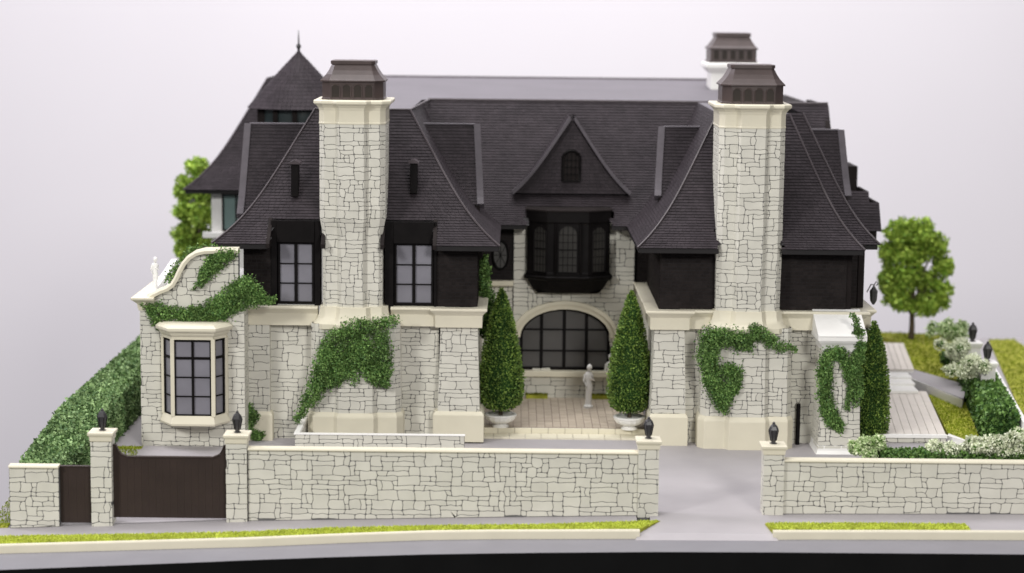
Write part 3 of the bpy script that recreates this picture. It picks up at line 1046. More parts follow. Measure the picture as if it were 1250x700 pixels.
# --- gabled dormers on the side slopes (ridge along x)
def dormer(px_out, xin, zr, ze, yr, seed, side, hy=46, fas=8.0):
    xo = px_out
    s = side
    out_b = xo + s * 7            # verge leans out towards its foot
    f0 = lambda t: (out_b + (xo - out_b) * t, yr - hy + hy * flare(t), ze + (zr - ze) * t)
    f1 = lambda t: (xin, yr - hy + hy * flare(t), ze + (zr - ze) * t)
    L_, R_ = (f0, f1) if s < 0 else (f1, f0)
    shingles(H, L_, R_, seed=seed, expo=5.2)
    b0 = lambda t: (f0(t)[0], 2 * yr - f0(t)[1], f0(t)[2])
    b1 = lambda t: (xin, 2 * yr - f1(t)[1], f1(t)[2])
    L2, R2 = (b1, b0) if s < 0 else (b0, b1)
    shingles(H, L2, R2, seed=seed + 1, expo=5.2)
    # gable wall and its verge board
    pts = [f0(k / 12) for k in range(13)] + [b0(k / 12) for k in range(11, -1, -1)]
    MB().prism([(p[0] - s * 9, p[1], p[2] - 2) for p in pts], (-s * 3, 0, 0)).build('dormer_gable', M['siding'], H)
    mb = MB()
    vs, fs = [], []
    for k in range(13):
        p = f0(k / 12)
        for dx, dy, dz in ((-s * 2, -2.4, 2.0), (s * fas, -2.4, 2.0), (s * fas, 5, -6), (-s * 2, 5, -6)):
            vs.append((p[0] + dx, p[1] + dy, p[2] + dz))
    for k in range(12):
        for j in range(4):
            q = (j + 1) % 4
            fs.append((k * 4 + j, k * 4 + q, k * 4 + 4 + q, k * 4 + 4 + j))
    fs += [(0, 1, 2, 3), (48, 49, 50, 51)]
    mb.add(vs, fs).build('verge_board', M['verge'], H)
    MB().tube([(xo, yr, zr + 1.2), (xin, yr, zr + 1.2)], 1.8, 6).build('ridge_capping', M['verge'], H, smooth=True)
    # little bracket at the verge foot
    p = f0(0)
    MB().box(p[0] - s * 2 - 4, p[0] - s * 2 + 4, p[1] - 3, p[1] + 10, p[2] - 12, p[2] - 1).build('verge_bracket', M['siding'], H)
dormer(P(305, 152, 640)[0], -250, P(305, 152, 640)[1], P(295, 262, 600)[1], 640, 120, -1)
dormer(P(580, 153, 640)[0], -190, P(580, 153, 640)[1], P(585, 250, 600)[1], 640, 123, 1)

# --- right wing
pwall([(205, 700), (205, 394), (247, 394), (247, 412)], 50, ZC0, 71, off=lambda z: max(0, (ZC0 - z)) * 0.03)
plinth([(203, 470), (203, 390), (250, 390), (250, 412)], 6, 56)
pwall([(245, 410), (285, 410)], 4, ZC0, 72)
pwall([(385, 410), (515, 410), (515, 460)], 4, ZC0, 73)
MB().tube([(P(974.5, 505, 402)[0], 403, 70), (P(974.5, 505, 402)[0], 403, 9)], 3.2, 8).build('gap_shade_tube', M['black'], H, smooth=True)  # black tube standing in for the shaded gap between chimney plinth and buttress
cornice([(203, 696), (203, 393), (249, 393), (249, 402), (290, 402)])
cornice([(383, 402), (500, 402), (500, 425), (513, 425), (513, 690)])
flatwall(212, 300, 404, ZC1, 297, 6)
sidewall(212, 404, 690, ZC1, 297, 7, -1)
flatwall(376, 478, 404, ZC1, 297, 8)
flatwall(478, 506, 440, ZC1, 297, 9)
MB().box(474, 486, 406, 442, ZC1, 297).build('corner_post', M['siding'], H, bevel=0.8)
MB().box(500, 509, 436, 446, ZC1, 297).build('corner_post', M['siding'], H, bevel=0.8)
RW = wing_roof(177, 497, 300, 405, 140, (), yback=870, flue=(291, 381))
# second, set-back hip showing past the first
def setback_roof():
    zz = lambda t: ZE + (ZR - ZE) * t
    L_ = lambda t: (RW[1](t)[0] - 2, 440 + (560 - 440) * flare(t), zz(t))
    R_ = lambda t: (531 + (430 - 531) * flare(t), 440 + (560 - 440) * flare(t), zz(t))
    shingles(H, L_, R_, seed=160)
    B_ = lambda t: (R_(t)[0], 870, zz(t))
    shingles(H, R_, B_, seed=161)
    MB().tube([Vector(R_(k / 24)) + Vector((0.6, -0.6, 1.2)) for k in range(25)], 1.5, 5).build('hip_capping', M['hip'], H, smooth=True)
    MB().box(480, 528, 442, 800, ZE - 7, ZE - 1).build('eave', M['roofbase'], H)
setback_roof()
dormer(P(810, 156, 640)[0], 330, P(810, 156, 640)[1], P(806, 240, 600)[1], 640, 126, -1)
dormer(P(1024, 160, 640)[0], 400, P(1024, 160, 640)[1], P(1028, 240, 600)[1], 640, 129, 1)
# stepped shed dormers further back on the right
for (pa, ya, pb, yb, Y, sd) in ((1036, 236, 1064, 272, 700, 170), (1050, 250, 1077, 283, 640, 171)):
    x1, z1 = P(pb, ya, Y)
    z0 = P(pb, yb, Y)[1]
    x0 = P(pa, ya, Y)[0] - 60
    dd = shingles(H, lambda t, x0=x0, Y=Y, z0=z0, z1=z1: (x0, Y + 30 * t, z0 + (z1 - z0) * t), lambda t, x1=x1, Y=Y, z0=z0, z1=z1: (x1, Y + 30 * t, z0 + (z1 - z0) * t), seed=sd)
    MB().prism([(x1 - 4, Y + 1, z0), (x1 - 4, Y + 30, z1), (x1 - 4, Y + 120, z1), (x1 - 4, Y + 120, z0)], (4.5, 0, 0)).build('dormer_cheek', M['siding'], H)
    MB().box(x0, x1 - 6, Y + 6, Y + 110, z0 - 14, z0 - 0.5).build('dormer_box', M['siding'], H)
x0, z1 = P(1028, 203, 860)
x1, z0 = P(1046, 240, 860)
MB().box(x0 - 60, x1, 860, 960, z0 - 40, z1).build('rear_dormer', M['siding'], H, bevel=1)

# --- right-hand buttress with sloping weathering
BX0, BX1 = P(1004, 480, 345)[0], P(1047, 480, 345)[0]
bp = [(BX0, 412), (BX0, 346), (BX1, 346), (BX1, 412)]
pwall(bp, 16, 168, 74, off=lambda z: max(0, 168 - z) * 0.03, name='buttress', nz=8)
MB().sweep(bp, [(-4, 2), (9, 2), (9, 8), (7, 11), (5.4, 15), (4.8, 22), (-4, 22)]).build('buttress_plinth', M['white'], H, bevel=0.4)
MB().sweep(bp, [(-4, 156), (1.6, 156), (2.4, 162), (4, 166), (7.5, 170), (9.5, 173), (9.5, 178), (-4, 178)]).build('buttress_cornice', M['white'], H, bevel=0.4)
MB().prism([(BX0 - 9.5, 336.4, 178.2), (BX0 - 9.5, 336.4, 180.5), (BX0 - 9.5, 403, 208), (BX0 - 9.5, 412, 208), (BX0 - 9.5, 412, 178.2)], (BX1 - BX0 + 19, 0, 0)).build('weathering', M['white'], H, bevel=0.4)

# --- centre block
CW = 690
pl = Plan([(2, CW), (192, CW)])
AXC, AHW, ASP, ARI = 84.5, 71.5, 117.0, 46.0       # arch centre, half width, spring height, rise
SILL = 63
def archz(x, hw=AHW, ri=ARI):
    d = abs(x - AXC) / hw
    return ASP + ri * math.sqrt(1 - d * d) if d < 1 else None
seg = 28
arc = [(AXC + AHW * math.cos(math.pi * k / seg), ASP + ARI * math.sin(math.pi * k / seg)) for k in range(seg + 1)]
outer = [(2, SILL), (2, 300), (192, 300), (192, SILL), (AXC + AHW, SILL)] + arc + [(AXC - AHW, SILL)]
# body built in quads around the opening
mb = MB()
mb.box(2, AXC - AHW, CW, CW + 20, 18, 300).box(AXC + AHW, 192, CW, CW + 20, 18, 300).box(AXC - AHW, AXC + AHW, CW, CW + 20, 18, SILL)
for k in range(seg):
    (xa, za), (xb, zb) = arc[k], arc[k + 1]
    mb.add([(xb, CW, zb), (xa, CW, za), (xa, CW, 300), (xb, CW, 300), (xb, CW + 20, zb), (xa, CW + 20, za)], [(0, 1, 2, 3), (0, 1, 5, 4)])
cwall = mb.build('centre_wall', M['joint'], H)
def cwarp(u, z):
    return (u, z)
def cskip(u, z):
    x = u + 2
    if SILL < z < ASP and abs(x - AXC) < AHW + 5:
        return True
    d = abs(x - AXC) / (AHW + 5)
    return z >= ASP and d < 1 and z < ASP + (ARI + 4) * math.sqrt(1 - d * d)
hstones(pl, 0, 190, 18, 300, 81, cwall, cell=(7.6, 7.0), skip=cskip)
# arch moulding: stepped rings
def ringarch(r0, r1, y0, y1, m):
    vs, fs = [], []
    angs = [math.pi * k / 40 for k in range(41)]
    pts = []
    for r, y in ((r0, y1), (r0, y0), (r1, y0), (r1, y1)):
        pts.append([(AXC + (AHW + r) * math.cos(a), y, ASP + (ARI + r) * math.sin(a)) for a in angs])
    mb = MB()
    for q in range(4):
        vs += pts[q]
    for q in range(4):
        q2 = (q + 1) % 4
        for k in range(40):
            fs.append((q * 41 + k, q * 41 + k + 1, q2 * 41 + k + 1, q2 * 41 + k))
    fs += [(0, 41, 82, 123), (40, 81, 122, 163)]
    return mb.add(vs, fs).build('arch_moulding', M[m], H, bevel=0.5)
ringarch(-1.0, 6, CW - 6, CW + 4, 'trim')
ringarch(6.2, 12.5, CW - 9, CW + 3, 'trim')
MB().box(AXC - AHW - 8, AXC + AHW + 8, CW - 8, CW + 6, SILL - 9, SILL + 0.4).build('arch_sill', M['trim'], H, bevel=1)
# arched window
yw = CW + 9
fr = MB()
ws = fr.box(AXC - AHW, AXC + AHW, yw - 4, yw, SILL, SILL + 5).build('arched_window', M['black'], H)
mb = MB()
mulls = [AXC - AHW + 2.5, AXC - 37, AXC - 1, AXC + 34, AXC + AHW - 2.5]
for x in mulls:
    z = archz(x) or ASP
    mb.box(x - 2.4, x + 2.4, yw - 4.2, yw - 0.5, SILL + 4, z)
for z in (94, 128):
    e = AHW if z < ASP else AHW * math.sqrt(1 - ((z - ASP) / ARI) ** 2)
    mb.box(AXC - e, AXC + e, yw - 3.6, yw - 0.5, z - 1.1, z + 1.1)
mb.build('glazing_bars', M['black'], ws)
MB().tube([(AXC + (AHW - 2) * math.cos(math.pi * k / 30), yw - 2, ASP + (ARI - 2) * math.sin(math.pi * k / 30)) for k in range(31)], 3, 6).build('arch_frame', M['black'], ws)
for xa, xb in zip(mulls, mulls[1:]):
    for z0, z1 in ((SILL + 5, 94), (94, 128), (128, None)):
        n = 8
        top = []
        for k in range(n + 1):
            x = xa + (xb - xa) * k / n
            az = archz(min(max(x, AXC - AHW + 0.1), AXC + AHW - 0.1))
            top.append((x, min(az, z1) if z1 else az))
        if max(t[1] for t in top) - z0 < 3:
            continue
        pts = [(xb, yw - 1, z0), (xa, yw - 1, z0)] if True else None
        poly = [(xa, yw - 1, z0)] + [(x, yw - 1, max(z, z0 + .01)) for x, z in top] + [(xb, yw - 1, z0)]
        MB().prism(poly, (0, 0.8, 0)).build('pane', M['paned'], ws)
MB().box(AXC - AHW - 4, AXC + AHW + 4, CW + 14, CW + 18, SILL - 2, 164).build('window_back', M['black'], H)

# side bays of the centre: stone below, dark shingle above, cornice between
for x0, x1, sd in ((-48, 2, 83), (192, 212, 84)):
    pwall([(x0, CW + 6), (x1, CW + 6)], 18, 200, sd)
    flatwall(x0, x1, CW + 6, 204, 300, sd + 5)
    MB().box(x0 + 1, x1, CW - 6, CW + 5, 198, 206).build('string_course', M['trim'], H, bevel=0.8)
# oval window in the left dark bay
ox, oz = P(611, 312, CW)
ov = MB()
ov.tube([(ox + 12 * math.cos(a), CW + 2, oz + 22 * math.sin(a)) for a in [2 * math.pi * k / 28 for k in range(29)]], 1.8, 6)
ovw = ov.build('oval_window', M['black'], H, smooth=True)
MB().prism([(ox + 11.4 * math.cos(a), CW + 3.2, oz + 21.4 * math.sin(a)) for a in [2 * math.pi * k / 28 for k in range(28)]], (0, 1.2, 0)).build('pane', M['paned'], ovw)
mb = MB()
for k in range(4):
    a = math.pi * k / 4
    mb.tube([(ox - 11.4 * math.cos(a), CW + 2.2, oz - 21.4 * math.sin(a)), (ox + 11.4 * math.cos(a), CW + 2.2, oz + 21.4 * math.sin(a))], 0.6, 4)
mb.build('glazing_bars', M['black'], ovw)

# oriel
OP = [(22, CW + 6), (22, CW - 14), (54, CW - 34), (118, CW - 34), (153, CW - 14), (153, CW + 6)]
ori = MB().sweep(OP, [(-3, 218), (0, 218), (0, 222), (-1, 224), (-1, 300), (0.6, 302), (0.6, 318), (-6, 318)], True).build('oriel', M['black'], H, bevel=0.4)
MB().sweep(OP, [(-19, 189), (-16, 190), (-11, 195), (-6, 203), (-2, 210), (3, 213), (4, 216), (2, 217.8)], True).build('oriel_bracket', M['black'], ori, bevel=0.4)
MB().sweep(OP, [(1.2, 318.2), (2.2, 318.8), (2.2, 321), (-2, 323), (-14, 324)], True).build('oriel_roof', M['siding'], ori)
def oriel_window(a, b, s0, s1, z0, z1, arched):
    a, b = Vector((a[0], a[1], 0)), Vector((b[0], b[1], 0))
    d = (b - a).normalized()
    nn = Vector((d.y, -d.x, 0))
    r = (s1 - s0) / 2
    c = a + d * (s0 + s1) / 2
    zs = z1 - (r if arched else 0)
    def pt(s, z, o):
        q = c + d * s + nn * o
        return (q.x, q.y, z)
    arcp = [(r * math.cos(t), zs + r * math.sin(t)) for t in [math.pi * k / 10 for k in range(11)]] if arched else [(r, z1), (-r, z1)]
    MB().prism([pt(s, z, -1.2) for s, z in [(-r, z0), (r, z0)] + arcp], (nn.x * 1.0, nn.y * 1.0, 0)).build('pane', M['pane_o'], ori)
    mb = MB()
    ol = [(-r, z0), (r, z0)] + arcp + [(-r, z0)]
    mb.tube([pt(s, z, 0.2) for s, z in ol], 1.5, 4)
    for k in range(1, 4):
        s = -r + 2 * r * k / 4
        mb.tube([pt(s, z0, 0.1), pt(s, zs + (math.sqrt(max(0, r * r - s * s)) if arched else 0), 0.1)], 0.55, 4)
    for k in range(1, 6):
        z = z0 + (zs - z0) * k / 5
        mb.tube([pt(-r, z, 0.1), pt(r, z, 0.1)], 0.55 if k != 3 else 1.2, 4)
    mb.build('glazing_bars', M['black'], ori)
oriel_window(OP[2], OP[3], 17, 47, 224, 298, True)
oriel_window(OP[1], OP[2], 14, 36, 224, 296, True)
oriel_window(OP[3], OP[4], 8, 30, 224, 296, True)
MB().tube([(OP[2][0] + 13, CW - 36, 222), (OP[2][0] + 13, CW - 36, 300)], 2.4, 6).build('mullion', M['black'], ori)
MB().tube([(OP[3][0] - 12, CW - 36, 222), (OP[3][0] - 12, CW - 36, 300)], 2.4, 6).build('mullion', M['black'], ori)

# main roof slope
MY0, MY1 = 655, 850
shingles(H, lambda t: (-170, MY0 + (MY1 - MY0) * flare(t), ZE + (ZR - ZE) * t), lambda t: (512, MY0 + (MY1 - MY0) * flare(t), ZE + (ZR - ZE) * t), seed=180, expo=5.8,
         mask=lambda p: not (21 < p.x < 154 and p.z < 322))
for xa, xb in ((-40, 21), (154, 206)):
    MB().box(xa, xb, MY0 + 1.5, MY0 + 34, ZE - 6, ZE - 0.5).build('eave', M['roofbase'], H)
MB().tube([(-140, MY1, ZR + 1), (512, MY1, ZR + 1)], 2.4, 6).build('ridge_capping', M['hip'], H, smooth=True)
MB().prism([(505, MY0 + 40, ZE), (505, MY0 + (MY1 - MY0) * 0.4, ZE + 60), (505, MY1, ZR - 2), (505, 1050, ZR - 2), (505, 1050, ZE)], (8, 0, 0)).build('gable_end', M['siding'], H)
# flat lead roof behind the ridge and over the wings
mb = MB()
mb.add([(-292, 520, ZR + .6), (-153, 520, ZR + .6), (-150, 850, ZR + .6), (-292, 850, ZR + .6)], [(0, 1, 2, 3)])
mb.add([(300, 520, ZR + .6), (405, 520, ZR + .6), (405, 850, ZR + .6), (300, 850, ZR + .6)], [(0, 1, 2, 3)])
mb.add([(-292, 850, ZR + .6), (420, 850, ZR + .6), (420, 1300, ZR + 21), (-292, 1300, ZR + 21)], [(0, 1, 2, 3)])
mb.build('flat_roof', M['lead'], H)
MB().tube([(-292, 1300, ZR + 21), (420, 1300, ZR + 21)], 3, 6).build('roof_edge', M['hip'], H, smooth=True)
MB().tube([(-292, 520, ZR + 1), (-153, 520, ZR + 1)], 1.8, 6).build('ridge_capping', M['hip'], H, smooth=True)
MB().tube([(-153, 520, ZR + 1), (-138, 850, ZR + 1)], 1.8, 6).build('ridge_capping', M['hip'], H, smooth=True)
MB().box(-280, 500, 880, 1290, 20, ZR - 4).build('rear_block', M['siding'], H)

# central gable on the main slope
gx, gz_ = P(699, 144, 712)
gl, gzl = P(625, 238, 708)
gr = 2 * gx - gl
gp_ = []
for k in range(13):
    t = k / 12
    gp_.append((t, gl + (gx - gl) * flare(t) if False else gl + (gx - gl) * (0.86 * t + 0.14 * (1 - (1 - t) ** 5)), gzl + (gz_ - gzl) * t))
gL = lambda t: (gl + 4 + (gx - gl - 4) * (0.86 * t + 0.14 * (1 - (1 - t) ** 5)), 714 + 4 * t, gzl + 2 + (gz_ - 4 - gzl) * t)
gR = lambda t: (2 * gx - gL(t)[0], gL(t)[1], gL(t)[2])
gd = shingles(H, gL, gR, seed=190, m='roof', expo=5.4, lift=1.0, name='gable_shingles')
gB = lambda t: (gL(t)[0] - 4, 860, gL(t)[2] + 2)
gF = lambda t: (gL(t)[0] - 4, gL(t)[1] - 7, gL(t)[2] + 2)
gB2 = lambda t: (gR(t)[0] + 4, 860, gR(t)[2] + 2)
gF2 = lambda t: (gR(t)[0] + 4, gR(t)[1] - 7, gR(t)[2] + 2)
shingles(H, gB, gF, seed=191)
shingles(H, gF2, gB2, seed=192)
for f, s in ((gF, -1), (gF2, 1)):
    pts = [Vector(f(k / 16)) for k in range(17)]
    vs, fs = [], []
    for k, p in enumerate(pts):
        for dx, dy, dz in ((-s * 0, -2, 2.2), (-s * 1.6, -2, -3.4), (-s * 1.6, 5, -3.4), (0, 5, 2.2)):
            vs.append((p.x + dx, p.y + dy, p.z + dz))
    for k in range(16):
        for j in range(4):
            q = (j + 1) % 4
            fs.append((k * 4 + j, k * 4 + q, k * 4 + 4 + q, k * 4 + 4 + j))
    fs += [(0, 1, 2, 3), (64, 65, 66, 67)]
    MB().add(vs, fs).build('verge_board', M['verge'], H)
wx, wz0 = P(697, 221, 716)
wz1 = P(697, 184, 716)[1]
r_ = 13
arcp = [(wx + r_ * math.cos(a), 676, wz1 - r_ + r_ * math.sin(a)) for a in [math.pi * k / 10 for k in range(11)]]
gw = MB().prism([(wx - r_, 712.5, wz0), (wx + r_, 712.5, wz0)] + [(x, 712.5, z) for x, _, z in arcp], (0, 12, 0)).build('gable_window', M['siding'], H)
mb = MB()
mb.tube([(wx - r_, 711.5, wz0), (wx + r_, 711.5, wz0)] + [(x, 711.5, z) for x, _, z in arcp] + [(wx - r_, 711.5, wz0)], 2.4, 5)
for k in (-1, 0, 1):
    mb.tube([(wx + k * 6.5, 711.5, wz0), (wx + k * 6.5, 711.5, wz1 - (0 if k == 0 else 2.2))], 1.1, 4)
for k in range(1, 4):
    z = wz0 + (wz1 - r_ * .3 - wz0) * k / 4
    mb.tube([(wx - r_, 711.5, z), (wx + r_, 711.5, z)], 1.1, 4)
mb.build('glazing_bars', M['black'], gw)

# --- rear left wing, turret and rear chimney
def rear_roof():
    ze, zr = P(225, 231, 1000)[1], P(327, 95, 1095)[1]
    x0 = P(224, 231, 985)[0]
    xp = P(327, 95, 1095)[0]
    L_ = lambda t: (x0 + (xp - x0) * flare(t), 985 + 110 * flare(t), ze + (zr - ze) * t)
    R_ = lambda t: (-230, 985 + 110 * flare(t), ze + (zr - ze) * t)
    shingles(H, L_, R_, seed=200, expo=6.2, wid=9)
    B_ = lambda t: (L_(t)[0], 1310, L_(t)[2])
    shingles(H, B_, L_, seed=201, expo=6.2, wid=9)
    MB().tube([Vector(L_(k / 20)) for k in range(21)], 2, 5).build('hip_capping', M['hip'], H, smooth=True)
    MB().box(x0 + 2, -240, 990, 1090, ze - 7, ze - 1).build('eave', M['roofbase'], H)
    xw0 = P(258, 260, 1010)[0]
    zb = P(258, 300, 1010)[1]
    MB().box(xw0, -260, 1012, 1200, 10, ze - 7).build('rear_wall', M['white'], H)
    a = P(271, 260, 1008)[0]
    b = P(291, 260, 1008)[0]
    window('rear_window', a, b + 20, P(270, 282, 1008)[1], ze - 8, 1010, [0, .5, 1], [0, 1], 2, 2.5, m_bar='siding', m_pane='paneg')
    MB().box(xw0 - 14, -270, 1000, 1012, zb + 14, zb + 24).build('string_course', M['white'], H, bevel=1)
rear_roof()
tx, tz0 = P(347, 131, 950)
tzt = P(365, 62, 950)[1]
tx2 = P(366, 62, 950)[0]
TR = 85
tc = (tx2 - 2, 950, 0)
tur = MB().lathe((tc[0], tc[1], 0), [(TR - 20, 380), (TR - 20, tz0 + 2)], 24).build('turret', M['panet'], H, smooth=True)
mb = MB()
for k in range(12):
    a = 2 * math.pi * k / 12
    mb.box(tc[0] + (TR - 19.5) * math.cos(a) - 4, tc[0] + (TR - 19.5) * math.cos(a) + 4, tc[1] + (TR - 19.5) * math.sin(a) - 4, tc[1] + (TR - 19.5) * math.sin(a) + 4, 380, tz0)
mb.build('turret_mullions', M['siding'], tur)
def trad(t): return TR * (1 - t) + 1.5 * math.sin(math.pi * t)
def cone_shingles():
    mb = MB()
    n = 16
    rng = random.Random(5)
    for k in range(n):
        t0, t1 = k / n, (k + 1) / n
        r0, r1 = max(trad(t0), 1) + 1.2, max(trad(t1), 0.5)
        z0, z1 = tz0 + (tzt - tz0) * t0, tz0 + (tzt - tz0) * t1
        m = max(8, int(2 * math.pi * r0 / 8))
        a0 = rng.random()
        for i in range(m):
            a, b = (i + a0 + .03) / m * 2 * math.pi, (i + a0 + .97) / m * 2 * math.pi
            mb.add([(tc[0] + r0 * math.cos(a), tc[1] + r0 * math.sin(a), z0), (tc[0] + r0 * math.cos(b), tc[1] + r0 * math.sin(b), z0),
                    (tc[0] + r1 * math.cos(b), tc[1] + r1 * math.sin(b), z1 + .5), (tc[0] + r1 * math.cos(a), tc[1] + r1 * math.sin(a), z1 + .5)], [(0, 1, 2, 3)])
    d = MB().lathe((tc[0], tc[1], 0), [(max(trad(k / 12), 0.6) - 0.4, tz0 + (tzt - tz0) * k / 12) for k in range(13)], 48).build('turret_roof', M['roofbase'], H)
    kind(mb.build('shingles', M['roof'], d, recalc=False), 'stuff')
    MB().lathe((tc[0], tc[1], 0), [(3, tzt - 4), (2.2, tzt + 3), (4.2, tzt + 6), (4.2, tzt + 8), (1.5, tzt + 12), (1.4, tzt + 16), (0.4, tzt + 34)], 10).build('finial', M['lamp'], d, smooth=True)
cone_shingles()
cx_ = P(895, 80, 1100)[0]
q = [(cx_ - 38, 1180), (cx_ - 38, 1100), (cx_ + 38, 1100), (cx_ + 38, 1180)]
zt_ = P(895, 105, 1100)[1]
MB().sweep(q, [(0, 300), (0, 520), (2, 522), (8, 528), (10, 531), (10, 537), (6, 539)], True).build('chimney_shaft', M['white'], H, bevel=0.5)
pot = MB().sweep(q, [(4, 539.2), (4, 541), (2, 542), (2, 562)], True).build('chimney_cap', M['brown'], H)
for k in range(5):
    MB().box(cx_ - 34 + k * 14.5, cx_ - 26 + k * 14.5, 1097.2, 1099, 545, 560).build('niche_plate', M['brownd'], pot)  # dark plate on the face, recess shade put into its colour
MB().sweep(q, [(3, 562.1), (4.5, 562.1), (4.5, 564), (0, 568), (-6, 577), (-9, 583), (-9, 584), (-7.5, 584.2), (-7.5, 590), (-9, 590.5)], True).build('cap_roof', M['brown'], pot)

# --- wall bracket lamp on the right end of the house
lr = root('wall_lantern', 'small dark lantern on a scrolled bracket at the right end of the house', 'lantern', (P(1062, 355, 470)[0], 470, P(1062, 372, 470)[1]))
lx, lz = P(1066, 372, 470)
MB().lathe((lx, 470, lz), [(1.5, 0), (5, 6), (6, 20), (2, 26), (0.6, 30)], 6).build('lantern_body', M['lamp'], lr)
MB().tube([(lx, 470, lz + 28), (lx + 3, 470, lz + 34), (lx + 6, 470, lz + 31), (lx + 3, 470, lz + 28)], 0.8, 5).build('scroll', M['lamp'], lr)
MB().tube([(lx - 10, 470, lz + 18), (lx - 4, 470, lz + 30), (lx, 470, lz + 29)], 0.9, 5).build('bracket_arm', M['lamp'], lr)

# house stones: the 300 that show largest are parts, the rest one joined part
HS.sort(key=lambda s: -s[0])
for a, vs, fs, par_ in HS[:300]:
    MB().add(vs, fs).build('stone', M['stone'], par_)
mb = MB()
for a, vs, fs, par_ in HS[300:]:
    mb.add(vs, fs)
kind(mb.build('stonework', M['stone_i'], H), 'stuff')

# ================================================================== COURTYARD
FZ = 20
mb = MB().box(-43, 203, 452, 692, 4, FZ - 0.8)
court = kind(mb.build('courtyard', M['tilej']), 'structure')
mb = MB()
tw, td = 11.2, 11.2
nx, ny = int(246 / tw), int(238 / td)
for i in range(nx):
    for j in range(ny):
        x, y = -43 + i * 246 / nx, 454 + j * 238 / ny
        h = FZ + RNG.uniform(-.12, .12)
        mb.add([(x + .35, y + .5, FZ - .8), (x + 246 / nx - .35, y + .5, FZ - .8), (x + 246 / nx - .35, y + 238 / ny - .5, FZ - .8), (x + .35, y + 238 / ny - .5, FZ - .8),
                (x + .45, y + .6, h), (x + 246 / nx - .45, y + .6, h), (x + 246 / nx - .45, y + 238 / ny - .6, h), (x + .45, y + 238 / ny - .6, h)],
               [(4, 5, 6, 7), (0, 1, 5, 4), (1, 2, 6, 5), (2, 3, 7, 6), (3, 0, 4, 7)])
kind(mb.build('tiles', M['tile'], court, recalc=False), 'stuff')
for k in range(10):
    x = -43 + 24.6 * k
    MB().box(x + .25, x + 24.35, 449, 453.5, 6, FZ + .2).build('edging_stone', M['trim'], court, bevel=0.3)
for k in range(11):
    x = -48 + 23.2 * k
    MB().box(x + .25, x + 22.95, 420, 448.7, 4, 12.6).build('step_stone', M['trim'], court, bevel=0.3)
MB().box(-43, 203, 453.6, 456, FZ - .5, FZ + .35).build('joint_strip', M['tilej'], court)
grass('moss_strip', [(24, 678), (58, 678), (58, 688), (24, 688)], lambda x, y: FZ + 4.5, 0.8, 4, M['moss'], 'small mossy strip at the foot of the arched window, left of the statue')
grass('moss_strip', [(128, 678), (156, 678), (156, 688), (128, 688)], lambda x, y: FZ + 4.5, 0.8, 4, M['moss'], 'small mossy strip at the foot of the arched window, right of the statue')

# planter wall in front of the left chimney
pr = root('planter_wall', 'low stone planter wall around the foot of the left chimney', 'planter', (-190, 300, 10))
px0, pzt = P(360, 529, 300)
px1 = P(567, 529, 300)[0]
mb = MB()
mb.box(px0, px1, 300, 305, 0, pzt - 2.2).box(px0, px0 + 5, 305.2, 412, 0, pzt - 2.2)
pw = mb.build('wall', M['joint'], pr)
pl = Plan([(px0, 405), (px0, 300), (px1, 300)])
put_stones(stones(pl, 105, pl.len, 4, pzt - 2.2, 92), pw)
MB().box(px0 - 1.6, px1 + 1, 298.6, 306, pzt - 2, pzt).build('coping', M['white'], pr, bevel=0.4)
MB().box(px0 - 1.6, px0 + 6, 306.1, 412, pzt - 2, pzt).build('coping', M['white'], pr, bevel=0.4)
MB().box(px0 + 5.2, px0 + 6.6, 306.2, 411, 4, pzt - 2.1).build('lining', M['white'], pr)

# urns and clipped cones
def urn(xc, yc, zb, label):
    r = root('urn', label, 'urn', (xc, yc, zb), 'white urns in the courtyard')
    MB().lathe((xc, yc, zb), [(12, 0), (12, 2), (9, 3.2), (8, 5)], 24).build('foot', M['white'], r, smooth=True)
    MB().lathe((xc, yc, zb), [(8, 5), (13, 6.5), (19, 10), (21.5, 14), (21.8, 16)], 48, 16, 0.035).build('bowl', M['white'], r, smooth=True)
    MB().lathe((xc, yc, zb), [(21.6, 16), (23.4, 16.6), (23.8, 18.4), (22.6, 19.6), (19, 19.6), (18, 17.5), (1, 17.2)], 36).build('rim', M['white'], r, smooth=True)
def cone_tree(xc, yc, zb, zt, R, n, label, prof=None, leaf=4.2):
    r = root('topiary', label, 'topiary', (xc, yc, zb))
    MB().tube([(xc, yc, zb - 4), (xc, yc, zb + 16)], 3.4, 8).build('trunk', M['bark'], r)
    h = zt - zb
    prof = prof or [(0.0, 0.50), (0.05, 0.86), (0.14, 1.0), (0.3, 0.97), (0.5, 0.80), (0.7, 0.57), (0.85, 0.36), (0.95, 0.17), (1.0, 0.02)]
    tt, rr = [p[0] for p in prof], [p[1] * R for p in prof]
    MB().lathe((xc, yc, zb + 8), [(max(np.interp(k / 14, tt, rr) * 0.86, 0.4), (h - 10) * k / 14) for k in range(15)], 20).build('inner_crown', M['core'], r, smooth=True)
    u = NP.random(n * 3)
    rad = np.interp(u, tt, rr)
    keep = NP.random(n * 3) < (rad / R + 0.08)
    u, rad = u[keep][:n], rad[keep][:n]
    a = NP.uniform(0, 2 * math.pi, len(u))
    d = np.column_stack([np.cos(a), np.sin(a), np.full(len(u), 0.55)])
    p0 = np.column_stack([xc + rad * np.cos(a), yc + rad * np.sin(a), zb + 6 + u * (h - 6)])
    k = NP.uniform(0.80, 1.04, len(u)) + 0.05 * bumpn(p0, 0.25, xc)
    pts = np.column_stack([xc + rad * k * np.cos(a), yc + rad * k * np.sin(a), zb + 6 + u * (h - 6)])
    leaf_mesh('crown', M['cone'], pts, d, leaf, parent=r, stick=0.75, jitter=0.9, aspect=0.5)
    return r
pots = [(611, 521, 'left'), (768, 524, 'right')]
